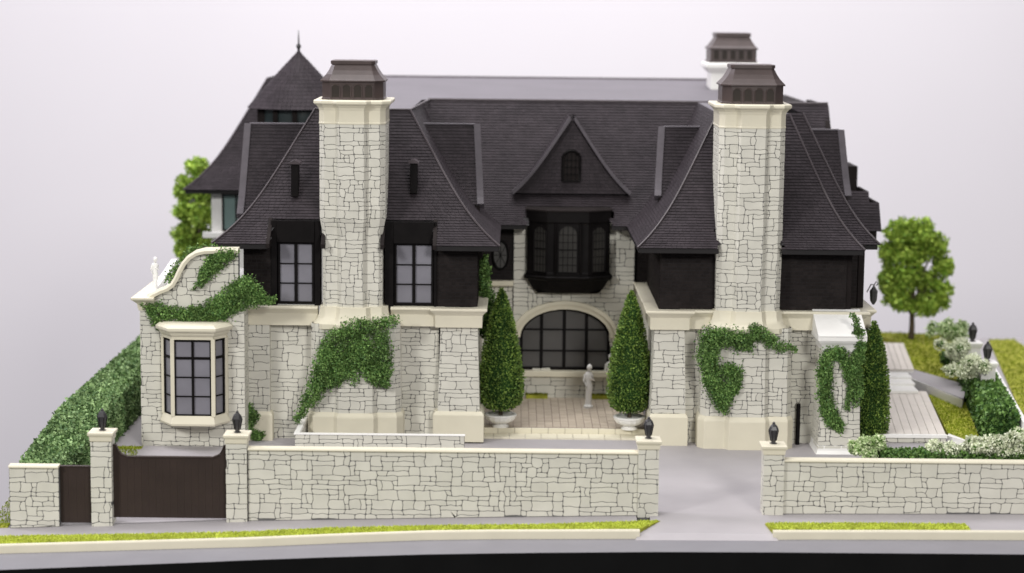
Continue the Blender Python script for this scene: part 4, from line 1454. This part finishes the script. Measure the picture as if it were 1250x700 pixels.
for px, py, sd in pots:
    x, y = G(px, py, FZ)
    urn(x, y, FZ + .2, 'white fluted urn holding the %s courtyard cone tree' % sd)
    zt = P(px + (2 if sd == 'left' else -1), 352 if sd == 'left' else 355, y)[1]
    cone_tree(x, y, FZ + 20, zt, 33.0, 9000, 'clipped cone tree in the %s courtyard urn' % sd)

# figures
def figure(name, xc, yc, zb, h, label, m='white', lean=0.0):
    r = root(name, label, 'statue', (xc, yc, zb))
    k = h / 60.0
    MB().lathe((xc, yc, zb), [(6.5 * k, 0), (6.5 * k, 3 * k), (5 * k, 4 * k), (4.4 * k, 5.5 * k)], 12).build('pedestal', M[m], r, bevel=0.2)
    def ring(z, rx, ry, dx=0):
        return (z, rx, ry, dx)
    lv = [(5.2, 4.6, 4.0, 0), (10, 4.3, 3.6, 0), (18, 4.0, 3.2, .3), (26, 4.6, 3.4, .6), (32, 4.9, 3.5, .4), (36, 3.7, 2.9, 0), (41, 4.8, 3.2, -.3), (46, 5.6, 3.0, -.2), (48.5, 4.4, 2.4, 0), (50, 1.9, 1.8, .3), (51.5, 1.8, 1.9, .5),
          (53, 3.0, 3.2, .8), (55.5, 3.7, 3.9, 1), (58.3, 3.2, 3.4, 1), (60, 1.2, 1.4, 1)]
    n = 14
    vs = [(xc + (dx + rx * math.cos(2 * math.pi * i / n)) * k, yc + ry * math.sin(2 * math.pi * i / n) * k, zb + z * k) for z, rx, ry, dx in lv for i in range(n)]
    fs = [(j * n + i, j * n + (i + 1) % n, (j + 1) * n + (i + 1) % n, (j + 1) * n + i) for j in range(len(lv) - 1) for i in range(n)]
    fs += [tuple(range(n)), tuple(range((len(lv) - 1) * n, len(lv) * n))]
    mb = MB().add(vs, fs)
    mb.tube([(xc - 5.2 * k, yc, zb + 46 * k), (xc - 6.6 * k, yc - 1 * k, zb + 37 * k), (xc - 3.0 * k, yc - 4 * k, zb + 31 * k)], 1.6 * k, 7, 1.1 * k)
    mb.tube([(xc + 5.2 * k, yc, zb + 46 * k), (xc + 6.8 * k, yc - 1.4 * k, zb + 38 * k), (xc + 2.4 * k, yc - 4.2 * k, zb + 42 * k)], 1.6 * k, 7, 1.1 * k)
    mb.build('body', M[m], r, smooth=True)
x, y = G(718, 498, FZ)
figure('statue', x, y, FZ, P(718, 445, y)[1] - FZ, 'white standing statue in front of the arched window')
x, y = G(744, 486, FZ)
figure('statue', x, y, FZ, P(742, 432, y)[1] - FZ, 'white statue half hidden behind the right courtyard cone tree')
x, zb = P(192, 352, 420)
figure('statue', x - 3, 420, 221.2, P(192, 314, 420)[1] - 221, 'white figure on the corner tower terrace')

# ================================================================== IVY
def ivy(name, blobs, Y, n, label, depth=9, leaf=3.5, m='ivy', slant=0.0):
    """blobs: (px, py, rpx) discs on the wall plane Y (optionally with own Y)"""
    cs = []
    for bl in blobs:
        yy = bl[3] if len(bl) > 3 else Y
        x, z = P(bl[0], bl[1], yy)
        cs.append((x, yy, z, bl[2] * (yy - CAM[1]) / FPX))
    A = sum(c[3] ** 2 for c in cs)
    pts, nr = [], []
    for x, yy, z, r in cs:
        k = max(6, int(n * 1.15 * r * r / A))
        rr = r * np.sqrt(NP.random(k)) * NP.uniform(0.8, 1.28, k)
        rr = np.where(NP.random(k) < 0.13, rr * NP.uniform(1.0, 1.55, k), rr)
        a = NP.uniform(0, 2 * math.pi, k)
        q = np.clip(1 - (rr / (r * 1.15)) ** 2, 0.08, 1)
        dd = depth * q * NP.uniform(0.1, 1.0, k) * min(1.3, 0.5 + r / 22)
        pts.append(np.column_stack([x + rr * np.cos(a), yy - dd, z + rr * np.sin(a)]))
        nr.append(np.column_stack([np.cos(a) * 0.5, np.full(k, -1.0), np.sin(a) * 0.4 + 0.35]))
    pts, nr = np.concatenate(pts), np.concatenate(nr)
    base = (float(pts[:, 0].mean()), float(pts[:, 1].max()), float(pts[:, 2].min()))
    r_ = root(name, label, 'ivy', base)
    leaf_mesh('leaves', M[m], pts, nr, leaf, parent=r_, stick=0.5, jitter=1.0, aspect=0.7)
    mb = MB()
    for c0, c1 in zip(cs, cs[1:]):
        if math.hypot(c0[0] - c1[0], c0[2] - c1[2]) < 60:
            mb.tube([(c0[0], c0[1] - 1, c0[2]), ((c0[0] + c1[0]) / 2 + 2, (c0[1] + c1[1]) / 2 - 2, (c0[2] + c1[2]) / 2), (c1[0], c1[1] - 1, c1[2])], 0.8, 5)
    if mb.v:
        mb.build('stems', M['bark'], r_)
    return r_
def chain(pts, n, jit=2.0):
    """discs strung along a polyline of (px,py,r)"""
    out = []
    for a, b in zip(pts, pts[1:]):
        for k in range(n):
            t = k / n
            out.append((a[0] + (b[0] - a[0]) * t + RNG.uniform(-jit, jit), a[1] + (b[1] - a[1]) * t + RNG.uniform(-jit, jit), (a[2] + (b[2] - a[2]) * t) * RNG.uniform(.75, 1.2)))
    out.append(pts[-1])
    return out
ivy('ivy', chain([(177, 372, 5), (192, 380, 9), (210, 381, 9), (230, 385, 10), (250, 384, 11), (270, 379, 11), (290, 368, 13), (302, 352, 14), (312, 360, 10), (328, 366, 5)], 4) +
    chain([(262, 372, 8), (285, 360, 12), (300, 345, 9)], 4) + chain([(238, 352, 4), (248, 338, 6), (258, 322, 8), (270, 311, 7), (287, 309, 5)], 4) + chain([(196, 392, 6), (206, 388, 5)], 2) + chain([(183, 378, 6), (188, 390, 6), (194, 400, 4)], 3) + chain([(246, 345, 5), (256, 330, 9), (266, 318, 10), (280, 311, 7)], 4) + chain([(312, 366, 8), (330, 367, 5), (336, 364, 3)], 3) + [(c[0], c[1], c[2], 372) for c in chain([(206, 342, 5), (214, 331, 6), (224, 316, 6), (238, 304, 5), (262, 301, 4)], 4)],
    348, 12500, 'ivy trailing over the curved parapet of the corner tower', depth=9)
ivy('ivy', chain([(398, 418, 8), (412, 408, 9), (430, 402, 10), (450, 398, 9), (470, 394, 8), (483, 390, 5)], 4) +
    chain([(400, 425, 10), (398, 445, 12), (390, 465, 11), (380, 485, 9), (370, 503, 6), (362, 515, 4)], 5) +
    chain([(415, 425, 12), (420, 445, 14), (412, 462, 9), (400, 468, 8)], 4) + chain([(440, 415, 13), (445, 435, 14), (455, 455, 12), (466, 466, 8), (473, 471, 4)], 4) +
    chain([(465, 405, 10), (468, 425, 10), (470, 445, 8), (472, 465, 5)], 4) + chain([(430, 440, 10), (432, 465, 7)], 3),
    364, 15000, 'large ivy mass covering the left chimney breast', depth=13)
ivy('ivy', chain([(296, 500, 4), (303, 496, 6), (308, 510, 6), (303, 524, 5), (312, 533, 6), (322, 530, 3)], 3), 391, 1500, 'small ivy sprig beside the wide brown gate pillar', depth=8)
ivy('ivy', chain([(592, 312, 4), (592, 330, 6), (590, 350, 7), (596, 372, 9), (590, 390, 8), (594, 405, 8)], 4), 520, 3200, 'ivy hanging on the inner corner of the left wing', depth=26, leaf=5)
ivy('ivy', chain([(866, 412, 12), (864, 430, 12), (866, 450, 12), (871, 465, 11), (876, 478, 10), (881, 492, 8), (885, 502, 5)], 5) + chain([(868, 408, 9), (885, 412, 11), (903, 414, 12), (920, 410, 9), (930, 402, 5)], 4) +
    chain([(918, 402, 6), (935, 412, 8), (950, 424, 7), (966, 424, 4), (970, 428, 3)], 4) + chain([(886, 450, 6), (896, 454, 9), (897, 468, 8), (890, 480, 8), (882, 490, 8)], 4) + chain([(905, 418, 8), (915, 424, 6)], 2),
    364, 12500, 'ivy ring growing over the right chimney breast', depth=11)
ivy('ivy', chain([(1008, 440, 9), (1005, 460, 9), (1006, 480, 9), (1010, 500, 9), (1018, 515, 8), (1026, 524, 5)], 4) + chain([(1010, 436, 8), (1024, 432, 7), (1034, 444, 7), (1038, 460, 6), (1038, 480, 5), (1034, 498, 4)], 4) +
    chain([(1040, 460, 7), (1046, 440, 8), (1050, 425, 7), (1048, 408, 6), (1045, 395, 4), (1040, 385, 3)], 4) + chain([(1044, 455, 7), (1048, 475, 6), (1045, 492, 5)], 3),
    341, 9000, 'ivy loop winding up the right buttress', depth=10)

# ================================================================== HEDGES, SHRUBS, TREES
def hedge(name, label, path, w, h, n, leafm, leaf, zf, cat='hedge', group=None, seed=0.0, corem='core'):
    """clipped hedge following a plan polyline: rounded box section"""
    pts2 = [Vector((p[0], p[1], 0)) for p in path]
    L = [0.0]
    for a, b in zip(pts2, pts2[1:]):
        L.append(L[-1] + (b - a).length)
    xs, ys = [p[0] for p in path], [p[1] for p in path]
    base = (sum(xs) / len(xs), sum(ys) / len(ys), zf(sum(xs) / len(xs), sum(ys) / len(ys)))
    r = root(name, label, cat, base, group)
    n1 = n
    s = NP.uniform(0, L[-1], n1)
    # section perimeter: side, top, side
    per = h + w + h
    q = NP.uniform(0, per, n1)
    lx = np.where(q < h, -w / 2, np.where(q < h + w, q - h - w / 2, w / 2))
    lz = np.where(q < h, q, np.where(q < h + w, h, per - q))
    nx_ = np.where(q < h, -1.0, np.where(q < h + w, 0.0, 1.0))
    nz_ = np.where((q >= h) & (q < h + w), 1.0, 0.15)
    # round the top corners
    e = np.minimum(np.abs(np.abs(lx) - w / 2), 6)
    lz = lz - np.where(lz > h - 1, (6 - e) ** 2 / 36 * 4, 0)
    px_ = np.interp(s, L, xs)
    py_ = np.interp(s, L, ys)
    ddx = np.interp(s + 1, L, xs) - np.interp(s - 1, L, xs)
    ddy = np.interp(s + 1, L, ys) - np.interp(s - 1, L, ys)
    dl = np.hypot(ddx, ddy) + 1e-9
    tx_, ty_ = ddx / dl, ddy / dl
    # end caps
    X = px_ + ty_ * lx
    Y = py_ - tx_ * lx
    Z = np.array([zf(a, b) for a, b in zip(X, Y)]) + lz
    pts = np.column_stack([X, Y, Z])
    nr = np.column_stack([ty_ * nx_, -tx_ * nx_, nz_])
    bp_ = bumpn(pts, 0.16, seed)[:, None] * 2.4 + bumpn(pts, 0.5, seed + 3)[:, None] * 1.4
    pts = pts + nr * (bp_ + NP.uniform(-3.5, 1.5, n1)[:, None])
    # caps
    for (ex, ey), (fx, fy) in ((path[0], path[1]), (path[-1], path[-2])):
        k = int(n * w / L[-1] * 0.8) + 40
        d = Vector((ex - fx, ey - fy, 0)).normalized()
        a = NP.uniform(-w / 2, w / 2, k)
        zz = NP.uniform(0, h - 1, k)
        c = np.column_stack([ex + d.y * a, ey - d.x * a, np.full(k, zf(ex, ey)) + zz]) + np.array(d) * NP.uniform(-3, 1, k)[:, None]
        pts = np.concatenate([pts, c])
        nr = np.concatenate([nr, np.tile(np.array(d), (k, 1))])
    mb = MB()
    vs, fs = [], []
    mt = miters(path, False)
    for i, p in enumerate(path):
        for o, z in ((-w / 2 + 3.2, 0), (-w / 2 + 3.2, h - 6), (-w / 2 + 8, h - 3), (w / 2 - 8, h - 3), (w / 2 - 3.2, h - 6), (w / 2 - 3.2, 0)):
            vs.append((p[0] + mt[i][0] * o, p[1] + mt[i][1] * o, zf(p[0], p[1]) + z))
    for i in range(len(path) - 1):
        for j in range(6):
            k = (j + 1) % 6
            fs.append((i * 6 + j, i * 6 + k, i * 6 + 6 + k, i * 6 + 6 + j))
    fs += [tuple(range(6)), tuple(range(len(vs) - 6, len(vs)))]
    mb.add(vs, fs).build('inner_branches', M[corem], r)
    leaf_mesh('leaves', M[leafm], pts, nr, leaf, parent=r, stick=0.45, jitter=1.1, aspect=0.75)
    return r
hedge('hedge', 'tall clipped green hedge running back along the left edge of the board', [(-597, 22), (-597, 450), (-597, 1000)], 62, 66, 42000, 'hedge', 5.6, lambda x, y: ground(x, y) - 2)
T0 = 20
def shrub(name, label, blobs, n, m, leaf, core='core', cat='shrub', group=None):
    """blobs: (x,y,z,rx,ry,rz)"""
    xs = [b[0] for b in blobs]
    base = (sum(xs) / len(xs), sum(b[1] for b in blobs) / len(blobs), min(b[2] - b[5] for b in blobs))
    r = root(name, label, cat, base, group)
    A = sum(b[3] * b[5] for b in blobs)
    pts, nr = [], []
    mb = MB()
    for (x, y, z, rx, ry, rz) in blobs:
        p, d = ellipsoid_pts((x, y, z), (rx, ry, rz), int(n * rx * rz / A) + 10, 0.6)
        p = p + d * (bumpn(p, 0.3, x)[:, None] * min(rx, rz) * 0.2) + NP.normal(0, 0.10, p.shape) * min(rx, rz)
        pts.append(p)
        nr.append(d)
        mb.lathe((x, y, z), [(max(rx * 0.62 * math.sin(math.pi * k / 8), .2), -rz * 0.62 * math.cos(math.pi * k / 8)) for k in range(9)], 10)
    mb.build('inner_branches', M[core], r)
    leaf_mesh('leaves', M[m], np.concatenate(pts), np.concatenate(nr), leaf, parent=r, stick=0.55, jitter=1.0, aspect=0.6)
    return r
# low hedge behind the right-hand street wall
gxy = lambda px, py, z: G(px, py, z)
hedge('hedge', 'low dark green hedge behind the right street wall', [(470, 44), (560, 46), (760, 48)], 44, 66, 14000, 'box', 4.6, lambda x, y: ground(x, y) + 4, seed=2.0)
def bloom(name, px, py, z, r, label, n=1500, m='pale', core='corel', squash=0.8):
    Y = z
    x, zz = P(px, py, Y)
    bl = []
    rr = 1.18 * r * (Y - CAM[1]) / FPX
    for k in range(16):
        q = RNG.uniform(.22, .5)
        bl.append((x + RNG.gauss(0, .5) * rr, Y + RNG.uniform(-.6, .6) * rr, zz + RNG.uniform(-.55, .4) * rr * squash, rr * q, rr * q, rr * q * RNG.uniform(.8, 1.2)))
    return shrub(name, label, bl, int(n * 1.7), m, 4.0, core, 'shrub', 'pale flowering shrubs' if m != 'box' else None)
bloom('flowering_shrub', 1058, 543, 52, 18, 'pale green shrub at the foot of the right buttress', 1900, 'pgreen')
bloom('flowering_shrub', 1156, 549, 40, 15, 'pale flowering shrub in the low hedge, below the paved terrace corner', 1500)
bloom('flowering_shrub', 1186, 545, 40, 17, 'pale flowering shrub in the low hedge, second from the right frame edge', 1800)
bloom('flowering_shrub', 1218, 541, 42, 19, 'large cream flowering shrub in the low hedge', 2400)
bloom('flowering_shrub', 1246, 536, 44, 18, 'cream flowering shrub cut by the right frame edge', 1900)
# slim cone beside the buttress
x, y = G(1063, 538, 18)
zt = P(1061, 392, 392)[1]
cone_tree(P(1063, 520, 392)[0], 392, 20, zt, 25.5, 7500, 'slim tall cone tree beside the right buttress',
          [(0.0, 0.7), (0.06, 0.95), (0.15, 1.0), (0.35, 0.98), (0.55, 0.86), (0.75, 0.62), (0.9, 0.34), (1.0, 0.04)])

# terrace: paving in two levels, path, steps, lawn
TZ = 32
a, b, c, d = G(1074, 530, TZ), G(1155, 531, TZ), G(1131, 478, TZ), G(1060, 476, TZ)
terr = root('terrace', 'pale plank-paved terrace with a low stone front to the right of the house', 'terrace', (a[0], a[1], 10))
NPK = 8
for k in range(NPK):
    f0, f1 = k / NPK, (k + 1) / NPK
    g = 0.6
    def lp(p, q, f): return (p[0] + (q[0] - p[0]) * f, p[1] + (q[1] - p[1]) * f)
    q0, q1, q2, q3 = lp(a, b, f0), lp(a, b, f1), lp(d, c, f1), lp(d, c, f0)
    MB().prism([(q0[0] + g / 2, q0[1], TZ - 3), (q1[0] - g / 2, q1[1], TZ - 3), (q2[0] - g / 2, q2[1], TZ - 3), (q3[0] + g / 2, q3[1], TZ - 3)], (0, 0, 3)).build('plank', M['plank'], terr)
MB().prism([(a[0] - 6, a[1] - .5, 5), (b[0], b[1] - .5, 5), (c[0], c[1], 5), (d[0] - 6, d[1], 5)], (0, 0, TZ - 8.2)).build('terrace_base', M['joint'], terr)
pl = Plan([(a[0] - 6, a[1] - 1), (b[0], b[1] - 1)])
put_stones(stones(pl, 0, pl.len, 8, TZ - 5, 95, cell=(7.5, 6.5)), terr)
MB().box(a[0] - 6, b[0] + 1, a[1] - 5, a[1] - .4, TZ - 4.6, TZ + .5).build('edging', M['white'], terr, bevel=.4)
UZ = 46
ua, ub, uc, ud = G(1070, 451, UZ), G(1116, 451, UZ), G(1103, 419, UZ), G(1062, 418, UZ)
up = root('upper_terrace', 'upper pale paved landing behind the terrace steps', 'terrace', (ua[0], ua[1], 10))
for k in range(6):
    f0, f1 = k / 6, (k + 1) / 6
    q0, q1, q2, q3 = lp(ua, ub, f0), lp(ua, ub, f1), lp(ud, uc, f1), lp(ud, uc, f0)
    MB().prism([(q0[0] + .4, q0[1], UZ - 3), (q1[0] - .4, q1[1], UZ - 3), (q2[0] - .4, q2[1], UZ - 3), (q3[0] + .4, q3[1], UZ - 3)], (0, 0, 3)).build('plank', M['plank'], up)
MB().prism([(ua[0], ua[1], 5), (ub[0], ub[1], 5), (uc[0], uc[1], 5), (ud[0], ud[1], 5)], (0, 0, UZ - 8.2)).build('landing_base', M['white'], up)
st = root('garden_steps', 'three low white steps between the terrace levels', 'steps', (c[0] - 40, c[1], TZ))
for k, (pa, pb, py_) in enumerate(((1078, 1121, 477), (1080, 1117, 468), (1082, 1113, 460))):
    z = TZ + 1 + 4 * (k + 1)
    s0, s1 = G(pa, py_, z), G(pb, py_, z)
    MB().box(s0[0], s1[0], s0[1], s0[1] + 60 - 10 * k, TZ + .3 + 4 * k + (0.2 if k else 0), z).build('step', M['white'], st, bevel=.5)
# grey garden path with white kerb crossing to the side gate
PZ = 40
pp_ = [G(1112, 462, PZ), G(1176, 487, PZ), G(1180, 470, PZ), G(1108, 449, PZ)]
mb = MB().prism([(x, y, PZ - 18) for x, y in pp_], (0, 0, 18))
kind(mb.build('garden_path', M['pave']), 'structure')
wl0, wl1 = G(1112, 463, PZ), G(1174, 489, PZ)
wr = root('path_kerb', 'low white kerb wall along the grey garden path', 'wall', (wl0[0], wl0[1], 20))
MB().prism([(wl0[0], wl0[1] - 5, 20), (wl1[0], wl1[1] - 5, 20), (wl1[0], wl1[1] - .3, 20), (wl0[0], wl0[1] - .3, 20)], (0, 0, 22)).build('kerb', M['white'], wr, bevel=.5)
ramp = [G(1156, 532, 28), G(1182, 546, 20), G(1192, 540, 20), G(1160, 527, 28)]
tag(MB().prism([(x, y, 6) for x, y in ramp], (0, 0, 22)).build('terrace_kerb', M['white']), 'short white kerb at the right front corner of the terrace', 'kerb')
lawnz = lambda x, y: 27.0
grass('lawn', [G(1132, 479, 28), G(1178, 492, 28), G(1200, 545, 28), G(1157, 529, 28)], lawnz, 0.12, 4, M['lawn'], 'small wedge of lawn between the terrace and the dark hedge')
grass('lawn', [G(1100, 417, 40), G(1114, 449, 40), G(1180, 470, 40), G(1172, 409, 40), G(1050, 404, 40)], lambda x, y: 38.0, 0.045, 5, M['lawn'], 'rear lawn around the far garden tree')
grass('lawn', [G(1207, 414, 24), G(1272, 560, 24), G(1330, 560, 24), G(1330, 470, 24), G(1238, 414, 24)], lambda x, y: 22.0, 0.035, 5, M['lawn'], 'sloping lawn beyond the side drive at the right edge')
# raised ground that carries all this
mb = MB().prism([(G(1060, 560, 8)[0], 330, 2), (1140, 330, 2), (1140, 1326, 2), (G(1060, 560, 8)[0], 1326, 2)], (0, 0, 18))
kind(mb.build('side_drive', M['pave']), 'structure')

def garden_post(px, pyc, Y, label, ll):
    x, zc = P(px, pyc, Y)
    pillar_root = root('garden_post', label, 'pillar', (x, Y, 20), 'white posts of the side gate')
    q = [(x - 11, Y - 11), (x + 11, Y - 11), (x + 11, Y + 11), (x - 11, Y + 11)]
    MB().sweep(q, [(0, 19), (0, zc - 9), (1.2, zc - 8.6), (2.6, zc - 5), (3.4, zc - 3), (3.4, zc - .8), (2.4, zc)], True).build('post', M['white'], pillar_root, bevel=.4)
    lantern(x, Y, zc + .1, ll, 31)
garden_post(1187, 417, 740, 'far white side gate post between pale shrubs', 'blurred dark lantern on the far side gate post')
garden_post(1205, 441, 610, 'near white side gate post behind the dark hedge', 'dark lantern on the near side gate post')
hb = [G(1222, 545, 20), G(1200, 500, 20), G(1186, 480, 20)]
hedge('hedge', 'dark leafy hedge climbing along the side drive', hb, 44, 50, 6500, 'box', 7, lambda x, y: 20, seed=5.0)
q0, q1 = G(1247, 549, 20), G(1209, 478, 20)
wk = tag(MB().prism([(q0[0], q0[1], 18), (q0[0] + 7, q0[1], 18), (q1[0] + 7, q1[1], 18), (q1[0], q1[1], 18)], (0, 0, 42)).build('side_wall', M['white'], bevel=.5), 'narrow white wall between the dark hedge and the side drive', 'wall')
bloom('flowering_shrub', 1184, 448, 600, 18, 'pale cream shrub at the top of the dark hedge', 2200)
bloom('flowering_shrub', 1166, 426, 730, 17, 'pale shrub beside the far side gate post', 2000)
bloom('flowering_shrub', 1160, 403, 860, 17, 'round pale green shrub behind the far side gate post', 2200, 'pgreen')
bloom('shrub', 1160, 436, 780, 12, 'dark green shrub at the edge of the rear lawn', 1500, 'box', 'core')

def tree(px, pyb, Y, blobs, label, n, trunk_r=7, forks=True):
    x, zb = P(px, pyb, Y)
    r = root('tree', label, 'tree', (x, Y, zb))
    k = (Y - CAM[1]) / FPX
    cs = []
    for bx_, by_, br in blobs:
        cx, cz = P(bx_, by_, Y)
        cs.append((cx, Y + RNG.uniform(-.6, .6) * br * k, cz, br * k, br * k, br * k * 0.95))
    mb = MB()
    top = max(c[2] for c in cs)
    low = min(c[2] for c in cs)
    fz = zb + (low - zb) * 0.75
    mb.tube([(x, Y, zb - 6), (x + 1, Y, (zb + fz) / 2), (x, Y, fz)], trunk_r, 8, trunk_r * 0.7)
    for c in cs:
        mb.tube([(x, Y, fz - 2), ((x + c[0]) / 2, (Y + c[1]) / 2, fz + (c[2] - fz) * 0.6), (c[0], c[1], c[2])], trunk_r * 0.5, 6, trunk_r * 0.15)
    mb.build('trunk', M['bark'], r, smooth=True)
    A = sum(c[3] ** 2 for c in cs)
    pts, nr = [], []
    for c in cs:
        m = int(n * c[3] ** 2 / A)
        p, d = ellipsoid_pts(c[:3], [q * 0.93 for q in c[3:]], m, 0.35)
        p = p + d * (bumpn(p, 0.12, c[0])[:, None] * c[3] * 0.22)
        pts.append(p)
        nr.append(d)
    leaf_mesh('crown', M['tree'], np.concatenate(pts), np.concatenate(nr), 8.0, parent=r, stick=0.5, jitter=1.0, aspect=0.7)
tree(1112, 415, 1183, [(1100, 285, 20), (1122, 283, 19), (1090, 310, 17), (1115, 312, 22), (1140, 300, 18), (1150, 325, 15), (1088, 338, 17), (1108, 340, 17), (1132, 345, 18), (1150, 352, 13), (1095, 362, 18), (1085, 352, 12), (1128, 372, 16), (1145, 368, 15), (1108, 372, 10)],
     'round green model tree on the rear lawn right of the house', 14500, 6)
tree(238, 425, 1250, [(240, 205, 15), (228, 230, 17), (250, 235, 17), (226, 258, 16), (248, 262, 18), (225, 285, 15), (246, 290, 18), (232, 305, 18), (255, 212, 12)],
     'blurred green tree behind the left side of the house', 9000, 7)
